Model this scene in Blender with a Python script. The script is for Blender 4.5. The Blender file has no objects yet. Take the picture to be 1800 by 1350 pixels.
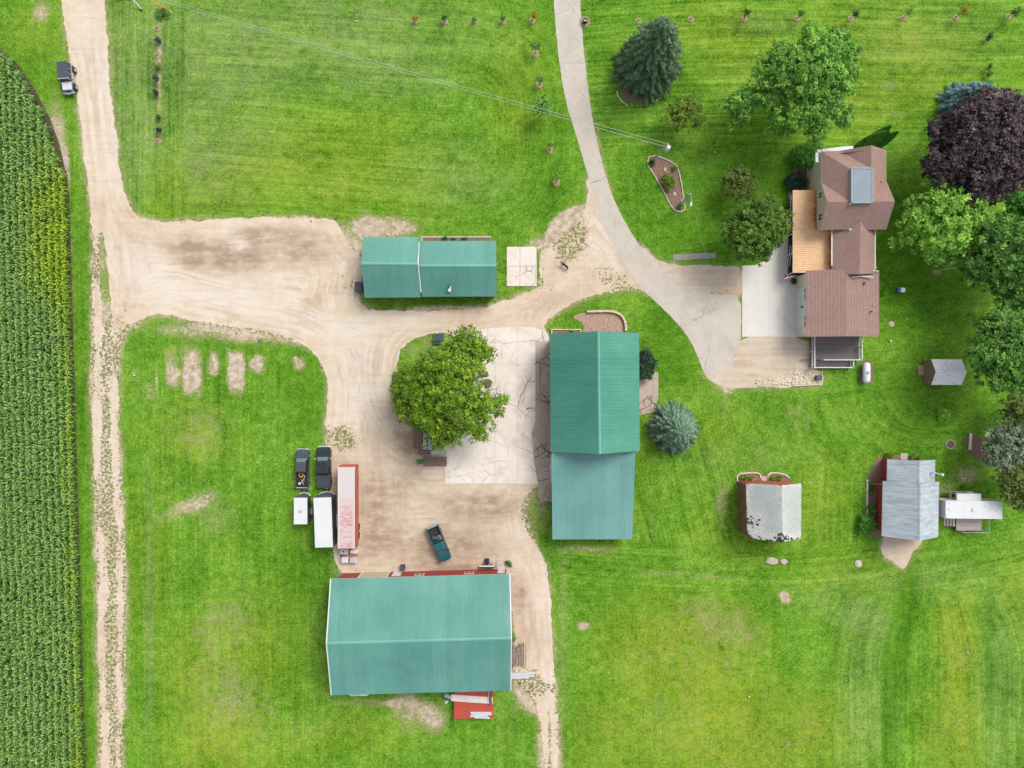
import bpy, math, random
import numpy as np
from mathutils import Vector, Matrix
S = bpy.context.scene
COL = S.collection
random.seed(7)
R = math.radians
# ------------------------------------------------------------------ camera, sky, sun
HC, F = 100.0, 1240.0
cam = bpy.data.cameras.new('camera'); co_ = bpy.data.objects.new('camera', cam); COL.objects.link(co_)
co_.location = (0, 0, HC); co_.rotation_euler = (0, 0, 0)
cam.sensor_width = 36; cam.lens = 36*F/1800; cam.clip_end = 5000
S.camera = co_
SUN_EL, SUN_AZ = 50, 42          # degrees above the horizon, degrees east of north
wd = bpy.data.worlds.new('World'); S.world = wd; wd.use_nodes = True
wn = wd.node_tree; bg = wn.nodes['Background']
sk = wn.nodes.new('ShaderNodeTexSky'); sk.sky_type = 'NISHITA'; sk.sun_disc = False
sk.sun_elevation = R(SUN_EL); sk.sun_rotation = R(SUN_AZ); sk.dust_density = 3.0; sk.air_density = 1.0
hs = wn.nodes.new('ShaderNodeHueSaturation'); hs.inputs['Saturation'].default_value = 0.38
wn.links.new(sk.outputs[0], hs.inputs['Color']); wn.links.new(hs.outputs[0], bg.inputs[0])
bg.inputs[1].default_value = 0.15
sl = bpy.data.lights.new('sun', 'SUN'); sl.energy = 1.5; sl.angle = R(26); sl.color = (1, .965, .91)
so = bpy.data.objects.new('sun', sl); COL.objects.link(so)
dv = Vector((math.sin(R(SUN_AZ))*math.cos(R(SUN_EL)), math.cos(R(SUN_AZ))*math.cos(R(SUN_EL)), math.sin(R(SUN_EL))))
so.rotation_euler = dv.to_track_quat('Z', 'Y').to_euler(); so.location = (60, 60, 90)
S.view_settings.view_transform = 'Standard'; S.view_settings.look = 'None'
S.view_settings.exposure = 0.55; S.view_settings.gamma = 1
S.render.engine = 'CYCLES'

# ------------------------------------------------------------------ helpers
def W(px, py, z=0.0):
    return Vector(((px-900)/F*(HC-z), -(py-675)/F*(HC-z), z))
def tag(o, label=None, cat=None, group=None, kind=None):
    if label: o['label'] = label
    if cat: o['category'] = cat
    if group: o['group'] = group
    if kind: o['kind'] = kind
    return o
def thing(name, label, cat, loc=(0, 0, 0), rz=0, group=None):
    o = bpy.data.objects.new(name, None); COL.objects.link(o); o.empty_display_size = .3
    o.location = loc; o.rotation_euler = (0, 0, rz)
    return tag(o, label, cat, group)
class MB:
    def __init__(s): s.v = []; s.f = []; s.m = []
    def add(s, vs, fs, mi=0):
        n = len(s.v); s.v += [tuple(v) for v in vs]
        for f in fs: s.f.append([i+n for i in f]); s.m.append(mi)
        return s
    def quad(s, a, b, c, d, mi=0): return s.add([a, b, c, d], [(0, 1, 2, 3)], mi)
    def loft(s, rings, mi=0, cap=True):
        n = len(rings[0]); vs = [p for r in rings for p in r]; fs = []
        for k in range(len(rings)-1):
            for i in range(n):
                j = (i+1) % n; fs.append((k*n+i, k*n+j, (k+1)*n+j, (k+1)*n+i))
        if cap: fs.append(tuple(range(n-1, -1, -1))); fs.append(tuple(range((len(rings)-1)*n, len(rings)*n)))
        return s.add(vs, fs, mi)
    def box(s, x0, x1, y0, y1, z0, z1, mi=0):
        a = [(x0, y0), (x1, y0), (x1, y1), (x0, y1)]
        return s.loft([[(x, y, z0) for x, y in a], [(x, y, z1) for x, y in a]], mi)
    def obox(s, p0, p1, w, z0, z1, mi=0):                 # oriented box along p0-p1, width w
        p0 = Vector(p0[:2]); p1 = Vector(p1[:2]); d = (p1-p0).normalized(); n = Vector((-d.y, d.x))*w/2
        a = [p0-n, p1-n, p1+n, p0+n]
        return s.loft([[(q.x, q.y, z0) for q in a], [(q.x, q.y, z1) for q in a]], mi)
    def prism(s, poly, z0, z1, mi=0):
        ar = sum(poly[i][0]*poly[(i+1) % len(poly)][1]-poly[(i+1) % len(poly)][0]*poly[i][1] for i in range(len(poly)))
        if ar < 0: poly = poly[::-1]
        return s.loft([[(p[0], p[1], z0) for p in poly], [(p[0], p[1], z1) for p in poly]], mi)
    def tube(s, pts, rad, n=8, mi=0):
        pts = [Vector(p) for p in pts]; rad = rad if isinstance(rad, (list, tuple)) else [rad]*len(pts); rings = []
        for i, p in enumerate(pts):
            d = (pts[min(i+1, len(pts)-1)]-pts[max(i-1, 0)]).normalized()
            u = d.cross(Vector((0, 0, 1)))
            if u.length < .01: u = Vector((1, 0, 0))
            u.normalize(); w = d.cross(u)
            rings.append([p+(u*math.cos(2*math.pi*k/n)+w*math.sin(2*math.pi*k/n))*rad[i] for k in range(n)])
        return s.loft(rings, mi)
    def cylz(s, x, y, z0, z1, r, n=16, mi=0, r2=None): return s.tube([(x, y, z0), (x, y, z1)], [r, r if r2 is None else r2], n, mi)
    def build(s, name, mats, parent=None, world=None, smooth=False):
        me = bpy.data.meshes.new(name); vs = s.v
        if world is not None: vs = [(a-world[0], b-world[1], c-world[2]) for a, b, c in vs]
        me.from_pydata(vs, [], s.f)
        mats = mats if isinstance(mats, (list, tuple)) else [mats]
        for m in mats: me.materials.append(m)
        if len(mats) > 1: me.polygons.foreach_set('material_index', s.m)
        if smooth: me.polygons.foreach_set('use_smooth', [True]*len(me.polygons))
        me.update(); o = bpy.data.objects.new(name, me); COL.objects.link(o)
        if parent: o.parent = parent
        elif world is not None: o.location = world
        return o
def rr(cx, cy, w, l, r, z, n=3):                              # rounded rectangle ring
    out = []
    for sx, sy, a0 in ((1, 1, 0), (-1, 1, 90), (-1, -1, 180), (1, -1, 270)):
        for k in range(n+1):
            a = R(a0+90*k/n); out.append((cx+sx*(w/2-r)+r*math.cos(a), cy+sy*(l/2-r)+r*math.sin(a), z))
    return out
def lerp(a, b, t): return a+(b-a)*t
def copy_tree(o, parent=None):
    c = o.copy(); COL.objects.link(c); c.parent = parent
    for ch in list(o.children): copy_tree(ch, c)
    return c

# ------------------------------------------------------------------ materials
class NG:
    def __init__(s, name):
        s.m = bpy.data.materials.new(name); s.m.use_nodes = True; s.t = s.m.node_tree
        s.b = s.t.nodes['Principled BSDF']; s._tc = None
    def n(s, ty): return s.t.nodes.new(ty)
    def put(s, sock, v):
        if isinstance(v, bpy.types.NodeSocket): s.t.links.new(v, sock)
        elif isinstance(v, (tuple, list)) and len(v) == 3 and sock.type == 'RGBA': sock.default_value = (*v, 1)
        else: sock.default_value = v
    def co(s):
        if not s._tc: s._tc = s.n('ShaderNodeTexCoord').outputs['Object']
        return s._tc
    def noise(s, scale, detail=3, rough=.55, vec=None, dist=0):
        q = s.n('ShaderNodeTexNoise'); s.put(q.inputs['Vector'], vec or s.co()); q.inputs['Scale'].default_value = scale
        q.inputs['Detail'].default_value = detail; q.inputs['Roughness'].default_value = rough; q.inputs['Distortion'].default_value = dist
        return q.outputs[0]
    def scaled(s, sx, sy, sz=1, vec=None):
        q = s.n('ShaderNodeMapping'); s.put(q.inputs[0], vec or s.co()); q.inputs['Scale'].default_value = (sx, sy, sz); return q.outputs[0]
    def vor(s, scale, feat='F1', vec=None, out=0, rnd=1):
        q = s.n('ShaderNodeTexVoronoi'); q.feature = feat; s.put(q.inputs['Vector'], vec or s.co()); q.inputs['Scale'].default_value = scale
        q.inputs['Randomness'].default_value = rnd; return q.outputs[out]
    def mr(s, v, a, b, c=0, d=1):
        q = s.n('ShaderNodeMapRange'); s.put(q.inputs[0], v)
        for i, x in enumerate((a, b, c, d)): s.put(q.inputs[i+1], x)
        return q.outputs[0]
    def ma(s, op, a, b=0, c=0):
        q = s.n('ShaderNodeMath'); q.operation = op; s.put(q.inputs[0], a); s.put(q.inputs[1], b); s.put(q.inputs[2], c); return q.outputs[0]
    def mix(s, f, a, b, mode='MIX'):
        q = s.n('ShaderNodeMix'); q.data_type = 'RGBA'; q.blend_type = mode; s.put(q.inputs[0], f); s.put(q.inputs[6], a); s.put(q.inputs[7], b); return q.outputs[2]
    def attr(s, name):
        q = s.n('ShaderNodeAttribute'); q.attribute_name = name; return q
    def sep(s, c):
        q = s.n('ShaderNodeSeparateColor'); s.put(q.inputs[0], c); return q.outputs
    def ramp(s, f, stops):
        q = s.n('ShaderNodeValToRGB'); s.put(q.inputs[0], f); cr = q.color_ramp
        while len(cr.elements) < len(stops): cr.elements.new(.5)
        for e, (p, c) in zip(cr.elements, stops): e.position = p; e.color = (*c, 1)
        return q.outputs[0]
    def hsv(s, c, h=.5, sa=1, v=1):
        q = s.n('ShaderNodeHueSaturation'); s.put(q.inputs['Color'], c); s.put(q.inputs['Hue'], h); s.put(q.inputs['Saturation'], sa); s.put(q.inputs['Value'], v); return q.outputs[0]
    def bump(s, h, st=.3, dist=.02):
        q = s.n('ShaderNodeBump'); s.put(q.inputs['Height'], h); q.inputs['Strength'].default_value = st; q.inputs['Distance'].default_value = dist
        s.put(s.b.inputs['Normal'], q.outputs[0])
    def done(s, col, rough=.8, metal=0, spec=None):
        s.put(s.b.inputs['Base Color'], col); s.put(s.b.inputs['Roughness'], rough); s.put(s.b.inputs['Metallic'], metal)
        if spec is not None: s.b.inputs['Specular IOR Level'].default_value = spec
        return s.m
def plain(name, c, rough=.7, metal=0, var=.16, sc=1.5, dirt=None, amt=.3, bump=0, spec=None):
    g = NG(name); n1 = g.noise(sc, 5, .6); n2 = g.noise(sc*9, 3, .6)
    v = g.ma('ADD', g.mr(n1, .25, .75, 1-var, 1+var), g.mr(n2, .25, .75, -var*.6, var*.6))
    col = g.hsv(c, .5, 1, v)
    if dirt: col = g.mix(g.mr(g.noise(sc*.8, 6, .65), .5, .68, 0, amt), col, dirt)
    if bump: g.bump(n2, bump, .02)
    return g.done(col, rough, metal, spec)
M = {}
M['white'] = plain('white_paint', (.54, .55, .54), .5, dirt=(.38, .36, .31), amt=.25, var=.05)
M['white_roof'] = plain('white_sheet', (.57, .58, .58), .45, dirt=(.48, .47, .44), amt=.25, var=.04, sc=.7)
M['cream'] = plain('cream_siding', (.42, .36, .24), .7, var=.06)
M['red'] = plain('red_siding', (.27, .035, .025), .7, dirt=(.17, .05, .04), amt=.5, var=.12)
M['rust_wood'] = plain('rusty_boards', (.16, .065, .035), .85, dirt=(.3, .22, .17), amt=.6, var=.3, sc=3)
M['dark'] = plain('dark_rubber', (.018, .018, .02), .8, var=.2)
M['black_paint'] = plain('black_paint', (.018, .022, .028), .3, var=.1, dirt=(.05, .05, .05), amt=.3)
M['glass'] = plain('tinted_glass', (.02, .028, .032), .08, var=.05)
M['pale_glass'] = plain('sky_lit_glass', (.10, .16, .16), .12, var=.05)
M['green_paint'] = plain('teal_car_paint', (.008, .085, .095), .3, var=.1)
M['silver'] = plain('silver_paint', (.34, .35, .36), .4, var=.06)
M['steel'] = plain('galvanised_steel', (.34, .37, .39), .4, .3, var=.12, dirt=(.25, .24, .23), amt=.3)
M['grey_roof'] = plain('slate_blue_hardtop', (.05, .062, .085), .55, var=.12)
M['concrete_new'] = plain('clean_concrete', (.58, .555, .50), .85, var=.05, dirt=(.38, .35, .29), amt=.35, sc=.35, bump=.1)
M['wood_grey'] = plain('weathered_timber', (.27, .22, .19), .85, var=.3, sc=3, dirt=(.13, .1, .08), amt=.6)
M['wood_brown'] = plain('brown_timber', (.2, .13, .09), .85, var=.3, sc=3, dirt=(.07, .05, .04), amt=.6)
M['wood_pale'] = plain('pale_timber', (.45, .36, .27), .8, var=.2, sc=3)
M['pole'] = plain('grey_pole_wood', (.33, .3, .26), .8, var=.15)
M['wire'] = plain('aluminium_wire', (.42, .44, .38), .5, .2, var=.02)
M['stone'] = plain('pale_stone', (.42, .36, .29), .9, var=.25, sc=2.5, bump=.3)
M['border_stone'] = plain('cream_edging_stone', (.55, .47, .35), .9, var=.25, sc=4, bump=.3)
M['mulch'] = plain('brown_mulch', (.19, .115, .085), .95, var=.45, sc=5, dirt=(.3, .2, .14), amt=.6, bump=.4)
M['ring'] = plain('dry_mulch', (.27, .21, .12), .95, var=.4, sc=5, bump=.4)
M['bark'] = plain('bark', (.12, .095, .07), .95, var=.3, sc=3, bump=.4)
M['orange'] = plain('orange_metal', (.55, .16, .04), .6, var=.15)
M['green_m'] = plain('green_machine_paint', (.015, .2, .05), .5, var=.1)
M['redmetal'] = plain('red_sheet_metal', (.42, .065, .04), .5, var=.12, dirt=(.25, .07, .05), amt=.4)
M['pale_board'] = plain('pale_boards', (.62, .56, .5), .6, var=.08)
M['blue'] = plain('blue_plastic', (.01, .1, .25), .4)
M['yellow'] = plain('yellow_coil', (.6, .28, .03), .6)
M['tank'] = plain('tank_paint', (.66, .68, .66), .35, var=.04, dirt=(.5, .52, .46), amt=.3)
M['floor_dark'] = plain('dark_porch_floor', (.05, .042, .04), .8, var=.3)

def roof_metal(name, c, rough=.42, dirt=None, amt=.15, ax=0, pw=.9):
    g = NG(name); n = g.noise(.18, 3, .5); n2 = g.noise(2.5, 5, .6)
    v = g.ma('ADD', g.mr(n, .3, .7, .9, 1.1), g.mr(n2, .3, .7, -.05, .05))
    col = g.hsv(c, .5, g.mr(n, .3, .7, 1.06, .94), v)
    x = g.n('ShaderNodeSeparateXYZ'); g.put(x.inputs[0], g.co()); w = g.n('ShaderNodeTexWhiteNoise'); w.noise_dimensions = '1D'
    g.put(w.inputs['W'], g.ma('FLOOR', g.ma('DIVIDE', x.outputs[ax], pw))); col = g.hsv(col, .5, 1, g.mr(w.outputs['Value'], 0, 1, .95, 1.04))
    sk_ = g.noise(1, 4, .65, g.scaled(*((3.5, .25) if ax == 0 else (.25, 3.5)))); col = g.mix(g.mr(sk_, .52, .72, 0, .15), col, tuple(k*.72 for k in c)); col = g.mix(g.mr(sk_, .46, .3, 0, .12), col, tuple(k*.6+.22 for k in c))
    col = g.mix(g.mr(g.noise(7, 3), .66, .74, 0, .35), col, tuple(k*.5 for k in c))
    if dirt: col = g.mix(g.mr(g.noise(.5, 6, .7), .5, .7, 0, amt), col, dirt)
    return g.done(col, rough, 0, .5)
M['teal'] = roof_metal('teal_roof_metal', (.100, .275, .225))
M['teal_barn'] = roof_metal('green_roof_metal', (.062, .25, .175), ax=1)
M['teal_light'] = roof_metal('faded_teal_roof_metal', (.15, .325, .295))
M['teal_cap'] = roof_metal('teal_ridge_metal', (.125, .335, .275))
M['copper'] = None
def copper():
    g = NG('copper_tan_roof_metal'); x = g.n('ShaderNodeSeparateXYZ'); g.put(x.inputs[0], g.co())
    n = g.noise(.5, 4, .6, g.scaled(.5, 2.5))
    stain = g.ma('ADD', g.attr('stain').outputs['Fac'], g.mr(n, .3, .7, -.25, .25))
    col = g.ramp(stain, [(.0, (.68, .44, .235)), (.55, (.66, .36, .15)), (.85, (.54, .22, .06)), (1, (.25, .09, .03))])
    col = g.hsv(col, .5, 1, g.mr(g.noise(2, 4), .3, .7, .92, 1.08))
    return g.done(col, .5)
M['copper'] = copper()
def shingle(name, c1, c2, sc=5):
    g = NG(name); v = g.scaled(sc*1.6, sc*1.6, sc*1.6)
    q = g.n('ShaderNodeTexVoronoi'); g.put(q.inputs['Vector'], v); q.inputs['Scale'].default_value = 1
    r = g.sep(q.outputs['Color'])[0]
    col = g.mix(r, c1, c2); col = g.mix(g.mr(g.noise(1.1, 4, .6), .45, .65, 0, .35), col, (.22, .13, .09))
    # courses: shingle rows every 14 cm of height
    x = g.n('ShaderNodeSeparateXYZ'); g.put(x.inputs[0], g.co())
    row = g.ma('FRACT', g.ma('MULTIPLY', x.outputs[2], 9.0)); col = g.hsv(col, .5, 1, g.mr(row, 0, .35, .72, 1.04))
    g.bump(r, .35, .02)
    return g.done(col, .95)
M['shingle'] = shingle('brown_shingles', (.315, .20, .165), (.24, .152, .127))
M['deckgrey'] = plain('grey_membrane', (.17, .215, .25), .6, var=.07, sc=.8, dirt=(.23, .27, .285), amt=.5)
def plank(name, c, c2, axis, width=.14):
    g = NG(name); x = g.n('ShaderNodeSeparateXYZ'); g.put(x.inputs[0], g.co())
    u = g.ma('DIVIDE', x.outputs[axis], width); fl = g.ma('FLOOR', u); fr = g.ma('FRACT', u)
    wn_ = g.n('ShaderNodeTexWhiteNoise'); wn_.noise_dimensions = '1D'; g.put(wn_.inputs['W'], fl)
    col = g.mix(wn_.outputs['Value'], c, c2); col = g.mix(g.mr(fr, .0, .12, .8, 0), col, tuple(k*.25 for k in c))
    return g.done(g.hsv(col, .5, 1, g.mr(g.noise(3, 5), .3, .7, .85, 1.15)), .8)
M['deck_plank'] = plank('composite_decking', (.125, .105, .11), (.17, .14, .14), 1, .16)
M['deck_wood'] = plank('pinkish_deck_boards', (.42, .335, .30), (.50, .41, .365), 1, .15)
M['patio'] = plain('tan_pavers', (.36, .25, .17), .9, var=.2, sc=1.3)
def siding(name, c):
    g = NG(name); x = g.n('ShaderNodeSeparateXYZ'); g.put(x.inputs[0], g.co())
    fr = g.ma('FRACT', g.ma('MULTIPLY', x.outputs[2], 5.5))
    return g.done(g.hsv(c, .5, 1, g.mr(fr, 0, .2, .75, 1.03)), .7)
M['siding_cream'] = siding('cream_lap_siding', (.56, .48, .34))
M['siding_white'] = siding('white_lap_siding', (.56, .57, .55))
def barn_metal():
    g = NG('weathered_galvanised_roof'); v = g.scaled(.12, 2.2)
    n = g.noise(1, 4, .6, v); n2 = g.noise(1, 3, .7, g.scaled(1.0, 9))
    col = g.ramp(n, [(.3, (.29, .34, .37)), (.5, (.41, .46, .49)), (.7, (.52, .55, .57))])
    col = g.mix(g.mr(n2, .55, .75, 0, .4), col, (.22, .25, .3))
    return g.done(col, .45, .15)
M['galv'] = barn_metal()
def lichen_roof():
    g = NG('lichened_diamond_shingles'); n = g.noise(.35, 5, .6)
    v = g.scaled(2.6, 2.6, 0); q = g.n('ShaderNodeMapping'); g.put(q.inputs[0], v); q.inputs['Rotation'].default_value = (0, 0, R(45))
    ch = g.vor(1.25, 'F1', q.outputs[0], 0, .35)
    x = g.n('ShaderNodeTexVoronoi'); g.put(x.inputs['Vector'], q.outputs[0]); x.inputs['Scale'].default_value = 1.25; x.inputs['Randomness'].default_value = .35
    cell = g.sep(x.outputs['Color'])[0]
    ring = g.mr(ch, .34, .46, 0, 1)
    wear = g.attr('wear').outputs['Fac']
    base = g.mix(g.mr(n, .35, .65), (.27, .33, .315), (.36, .40, .385))
    col = g.mix(g.ma('MULTIPLY', ring, g.mr(wear, .15, .5, .3, .9)), base, (.56, .52, .47))
    dots = g.ma('MULTIPLY', g.mr(ch, .26, .12, 0, 1), g.mr(wear, .15, .45, .35, .8))
    col = g.mix(dots, col, (.25, .27, .26))
    holes = g.mr(g.ma('ADD', g.ma('MULTIPLY', cell, .5), wear), 1.02, 1.1, 0, 1)
    col = g.mix(holes, col, (.035, .03, .028))
    return g.done(col, .85)
M['lichen'] = lichen_roof()
def peeling():
    g = NG('peeling_white_shingles'); n = g.noise(1, 4, .6, g.scaled(1.6, 5)); n2 = g.noise(3.2, 3)
    col = g.mix(g.mr(n, .56, .66, 0, .75), (.80, .80, .83), (.46, .36, .31)); col = g.mix(g.mr(n2, .62, .72, 0, .7), col, (.12, .11, .11))
    row = g.ma('FRACT', g.ma('MULTIPLY', g.co(), 1)) if False else None
    return g.done(col, .85)
M['peel'] = peeling()
def trailer_top():
    g = NG('peeling_trailer_roof'); n = g.noise(1, 4, .65, g.scaled(1.1, 5.0)); n2 = g.noise(4, 4)
    x = g.n('ShaderNodeSeparateXYZ'); g.put(x.inputs[0], g.co())
    yb = g.mr(x.outputs[1], 2.5, -1.5, .12, 1)          # the paint has worn off the rear half
    f = g.ma('MULTIPLY', g.mr(n, .46, .6, 0, .8), yb); f = g.ma('MULTIPLY', f, g.mr(g.ma('ABSOLUTE', x.outputs[0]), .95, .75, 0, 1))
    col = g.mix(g.mr(yb, 0, 1, .05, .4), (.53, .505, .50), (.50, .30, .275)); col = g.mix(f, col, (.45, .16, .135))
    col = g.mix(g.mr(n2, .6, .75, 0, .35), col, (.42, .38, .36))
    rib = g.ma('FRACT', g.ma('MULTIPLY', x.outputs[1], 1.7)); col = g.hsv(col, .5, 1, g.mr(rib, 0, .1, .88, 1))
    return g.done(col, .55)
M['trailer_top'] = trailer_top()

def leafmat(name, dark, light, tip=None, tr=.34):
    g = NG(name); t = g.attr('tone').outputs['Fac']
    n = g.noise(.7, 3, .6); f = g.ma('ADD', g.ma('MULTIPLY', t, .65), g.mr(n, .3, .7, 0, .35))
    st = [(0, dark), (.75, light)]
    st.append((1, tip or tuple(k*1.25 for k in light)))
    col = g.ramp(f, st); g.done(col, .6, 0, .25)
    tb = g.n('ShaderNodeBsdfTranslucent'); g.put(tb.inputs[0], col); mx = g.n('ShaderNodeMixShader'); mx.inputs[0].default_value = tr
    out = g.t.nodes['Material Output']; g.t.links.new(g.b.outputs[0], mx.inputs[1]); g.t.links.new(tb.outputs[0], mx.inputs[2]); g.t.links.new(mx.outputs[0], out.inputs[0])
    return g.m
L = {
 'spruce': leafmat('dark_spruce_needles', (0.060, 0.125, 0.056), (0.203, 0.333, 0.164), (0.384, 0.529, 0.263)),
 'blue': leafmat('blue_spruce_needles', (0.087, 0.161, 0.104), (0.292, 0.457, 0.300), (0.515, 0.688, 0.464)),
 'iceblue': leafmat('ice_blue_needles', (0.076, 0.161, 0.147), (0.269, 0.456, 0.440), (0.493, 0.707, 0.661)),
 'maple': leafmat('fresh_maple_leaves', (0.068, 0.172, 0.024), (0.226, 0.482, 0.068), (0.424, 0.722, 0.124)),
 'lime': leafmat('lime_green_leaves', (0.098, 0.223, 0.026), (0.322, 0.627, 0.085), (0.665, 0.930, 0.169)),
 'mid': leafmat('mid_green_leaves', (0.050, 0.141, 0.022), (0.164, 0.366, 0.057), (0.327, 0.554, 0.089)),
 'round': leafmat('deep_green_leaves', (0.046, 0.101, 0.012), (0.148, 0.274, 0.038), (0.294, 0.451, 0.066)),
 'ash': leafmat('yellow_green_leaves', (0.057, 0.120, 0.010), (0.229, 0.395, 0.023), (0.515, 0.626, 0.066)),
 'purple': leafmat('purple_maple_leaves', (0.019, 0.013, 0.017), (0.090, 0.062, 0.070), (0.227, 0.154, 0.124), .12),
 'olive': leafmat('olive_leaves', (0.079, 0.130, 0.016), (0.215, 0.341, 0.044), (0.374, 0.484, 0.091)),
 'silver': leafmat('silvery_leaves', (0.076, 0.110, 0.064), (0.287, 0.363, 0.228), (0.539, 0.605, 0.409)),
 'drab': leafmat('drab_leaves', (0.064, 0.092, 0.018), (0.167, 0.233, 0.048), (0.298, 0.340, 0.083)),
 'cedar': leafmat('dark_cedar_foliage', (0.036, 0.150, 0.018), (0.126, 0.364, 0.039), (0.252, 0.553, 0.066)),
 'shade': leafmat('dark_shrub_leaves', (0.014, 0.040, 0.021), (0.054, 0.115, 0.061), (0.135, 0.216, 0.121)),
 'yellow': leafmat('yellow_sapling_leaves', (.16, .15, .01), (.42, .36, .03), (.6, .5, .05)),
 'red': leafmat('red_flowers', (.08, .01, .02), (.3, .02, .05), (.5, .05, .1)),
 'weed': leafmat('weed_leaves', (.03, .08, .01), (.09, .2, .02), (.17, .28, .04)),
 'corn': None}
def cornmat():
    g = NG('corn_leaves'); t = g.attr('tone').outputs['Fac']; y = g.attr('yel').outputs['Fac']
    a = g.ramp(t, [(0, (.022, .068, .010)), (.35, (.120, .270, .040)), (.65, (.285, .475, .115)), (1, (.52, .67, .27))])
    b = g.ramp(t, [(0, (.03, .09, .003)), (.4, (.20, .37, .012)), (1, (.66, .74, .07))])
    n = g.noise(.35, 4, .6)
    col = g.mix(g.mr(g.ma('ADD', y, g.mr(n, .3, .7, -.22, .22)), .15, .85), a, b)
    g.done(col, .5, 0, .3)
    tb = g.n('ShaderNodeBsdfTranslucent'); g.put(tb.inputs[0], col); mx = g.n('ShaderNodeMixShader'); mx.inputs[0].default_value = .25
    out = g.t.nodes['Material Output']; g.t.links.new(g.b.outputs[0], mx.inputs[1]); g.t.links.new(tb.outputs[0], mx.inputs[2]); g.t.links.new(mx.outputs[0], out.inputs[0])
    return g.m
L['corn'] = cornmat()
# ------------------------------------------------------------------ ground maps (photo units are only a ruler: 12.4 = 1 m)
rng = np.random.default_rng(3)
_lat = rng.random((256, 256))
def vn(x, y, sc, seed=0, oct=3):
    out = 0; amp = 1; tot = 0
    for o in range(oct):
        X = x/sc*(2**o)+seed*17.3; Y = y/sc*(2**o)+seed*9.1
        xi = np.floor(X).astype(int); yi = np.floor(Y).astype(int); fx = X-xi; fy = Y-yi
        fx = fx*fx*(3-2*fx); fy = fy*fy*(3-2*fy)
        a = _lat[xi % 256, yi % 256]; b = _lat[(xi+1) % 256, yi % 256]; c = _lat[xi % 256, (yi+1) % 256]; d = _lat[(xi+1) % 256, (yi+1) % 256]
        out = out+amp*((a*(1-fx)+b*fx)*(1-fy)+(c*(1-fx)+d*fx)*fy); tot += amp; amp *= .5
    return out/tot
def chaikin(p, n=2):
    for _ in range(n):
        q = []
        for i in range(len(p)):
            a = p[i]; b = p[(i+1) % len(p)]
            q += [(a[0]*.75+b[0]*.25, a[1]*.75+b[1]*.25), (a[0]*.25+b[0]*.75, a[1]*.25+b[1]*.75)]
        p = q
    return p
GX0, GY0, CS = -200, -200, 5
NX, NY = 441, 351                     # ruler units -200..2000 by -200..1550
gx, gy = np.meshgrid(GX0+CS*np.arange(NX), GY0+CS*np.arange(NY))
gx = gx.astype(float); gy = gy.astype(float)
def sdf(poly, X=None, Y=None):        # positive inside
    X = gx if X is None else X; Y = gy if Y is None else Y
    d = np.full(X.shape, 1e9); ins = np.zeros(X.shape, bool); n = len(poly)
    for i in range(n):
        ax, ay = poly[i]; bx, by = poly[(i+1) % n]; ex, ey = bx-ax, by-ay
        t = np.clip(((X-ax)*ex+(Y-ay)*ey)/max(ex*ex+ey*ey, 1e-9), 0, 1)
        d = np.minimum(d, (X-ax-t*ex)**2+(Y-ay-t*ey)**2)
        if ay != by:
            c = ((ay > Y) != (by > Y)) & (X < (bx-ax)*(Y-ay)/(by-ay)+ax); ins ^= c
    return np.where(ins, 1, -1)*np.sqrt(d)
def ell(cx, cy, rx, ry, ang=0, X=None, Y=None):
    X = gx if X is None else X; Y = gy if Y is None else Y
    c, s = math.cos(R(ang)), math.sin(R(ang)); u = ((X-cx)*c+(Y-cy)*s)/rx; v = (-(X-cx)*s+(Y-cy)*c)/ry
    return np.clip(1.5-1.5*np.sqrt(u*u+v*v), 0, 1)
def samp(G, X, Y):
    u = np.clip((X-GX0)/CS, 0, NX-1.001); v = np.clip((Y-GY0)/CS, 0, NY-1.001); i = u.astype(int); j = v.astype(int); fu = u-i; fv = v-j
    return (G[j, i]*(1-fu)+G[j, i+1]*fu)*(1-fv)+(G[j+1, i]*(1-fu)+G[j+1, i+1]*fu)*fv
main_poly = chaikin([(104,-190),(106,0),(117,60),(123,100),(133,150),(141,210),(147,270),(155,330),(159,380),(163,420),(162,520),(160,700),(163,850),(170,1000),(172,1200),(173,1350),(172,1560),
 (212,1560),(214,1350),(221,1200),(222,1000),(213,850),(208,700),(211,620),(222,580),(250,558),(290,550),(330,563),(380,574),(430,583),(490,592),(530,603),(560,627),(574,660),(577,700),(570,760),(578,800),(584,900),(588,1010),
 (640,1025),(890,1020),(905,1100),(900,1175),(905,1195),(938,1235),(952,1280),(955,1350),(955,1560),(985,1560),(983,1350),(980,1280),(975,1200),(971,1120),(968,1060),(962,1000),(950,970),(930,930),(925,895),(935,860),(960,850),
 (1000,700),(960,590),(955,574),(970,555),(1000,536),(1040,520),(1080,512),(1125,508),(1150,520),(1100,420),(1062,380),(1045,330),(1030,310),(1034,350),(1025,380),(1000,405),(975,425),(950,440),(948,470),(950,500),(935,512),(900,525),(870,536),(820,545),(760,548),(700,547),(650,545),(630,528),(636,500),(640,450),(620,435),(603,415),(598,398),(590,385),(540,382),(470,382),(400,385),(330,388),(280,390),(246,385),(228,365),(215,325),(206,260),(198,190),(192,130),(188,60),(185,0),(184,-190)], 1)
sd_main = sdf(main_poly)
isl = chaikin([(699,662),(699,628),(714,603),(740,589),(775,584),(800,588),(820,620),(830,680),(800,730),(735,735),(708,700)], 2)
sd_isl = sdf(isl)
isl2 = chaikin([(176,400),(184,425),(190,480),(196,540),(188,575),(180,560),(176,500)], 2)
sd_isl2 = sdf(isl2)
sd_grav = np.minimum(sd_main, np.minimum(-sd_isl, -sd_isl2))
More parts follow.
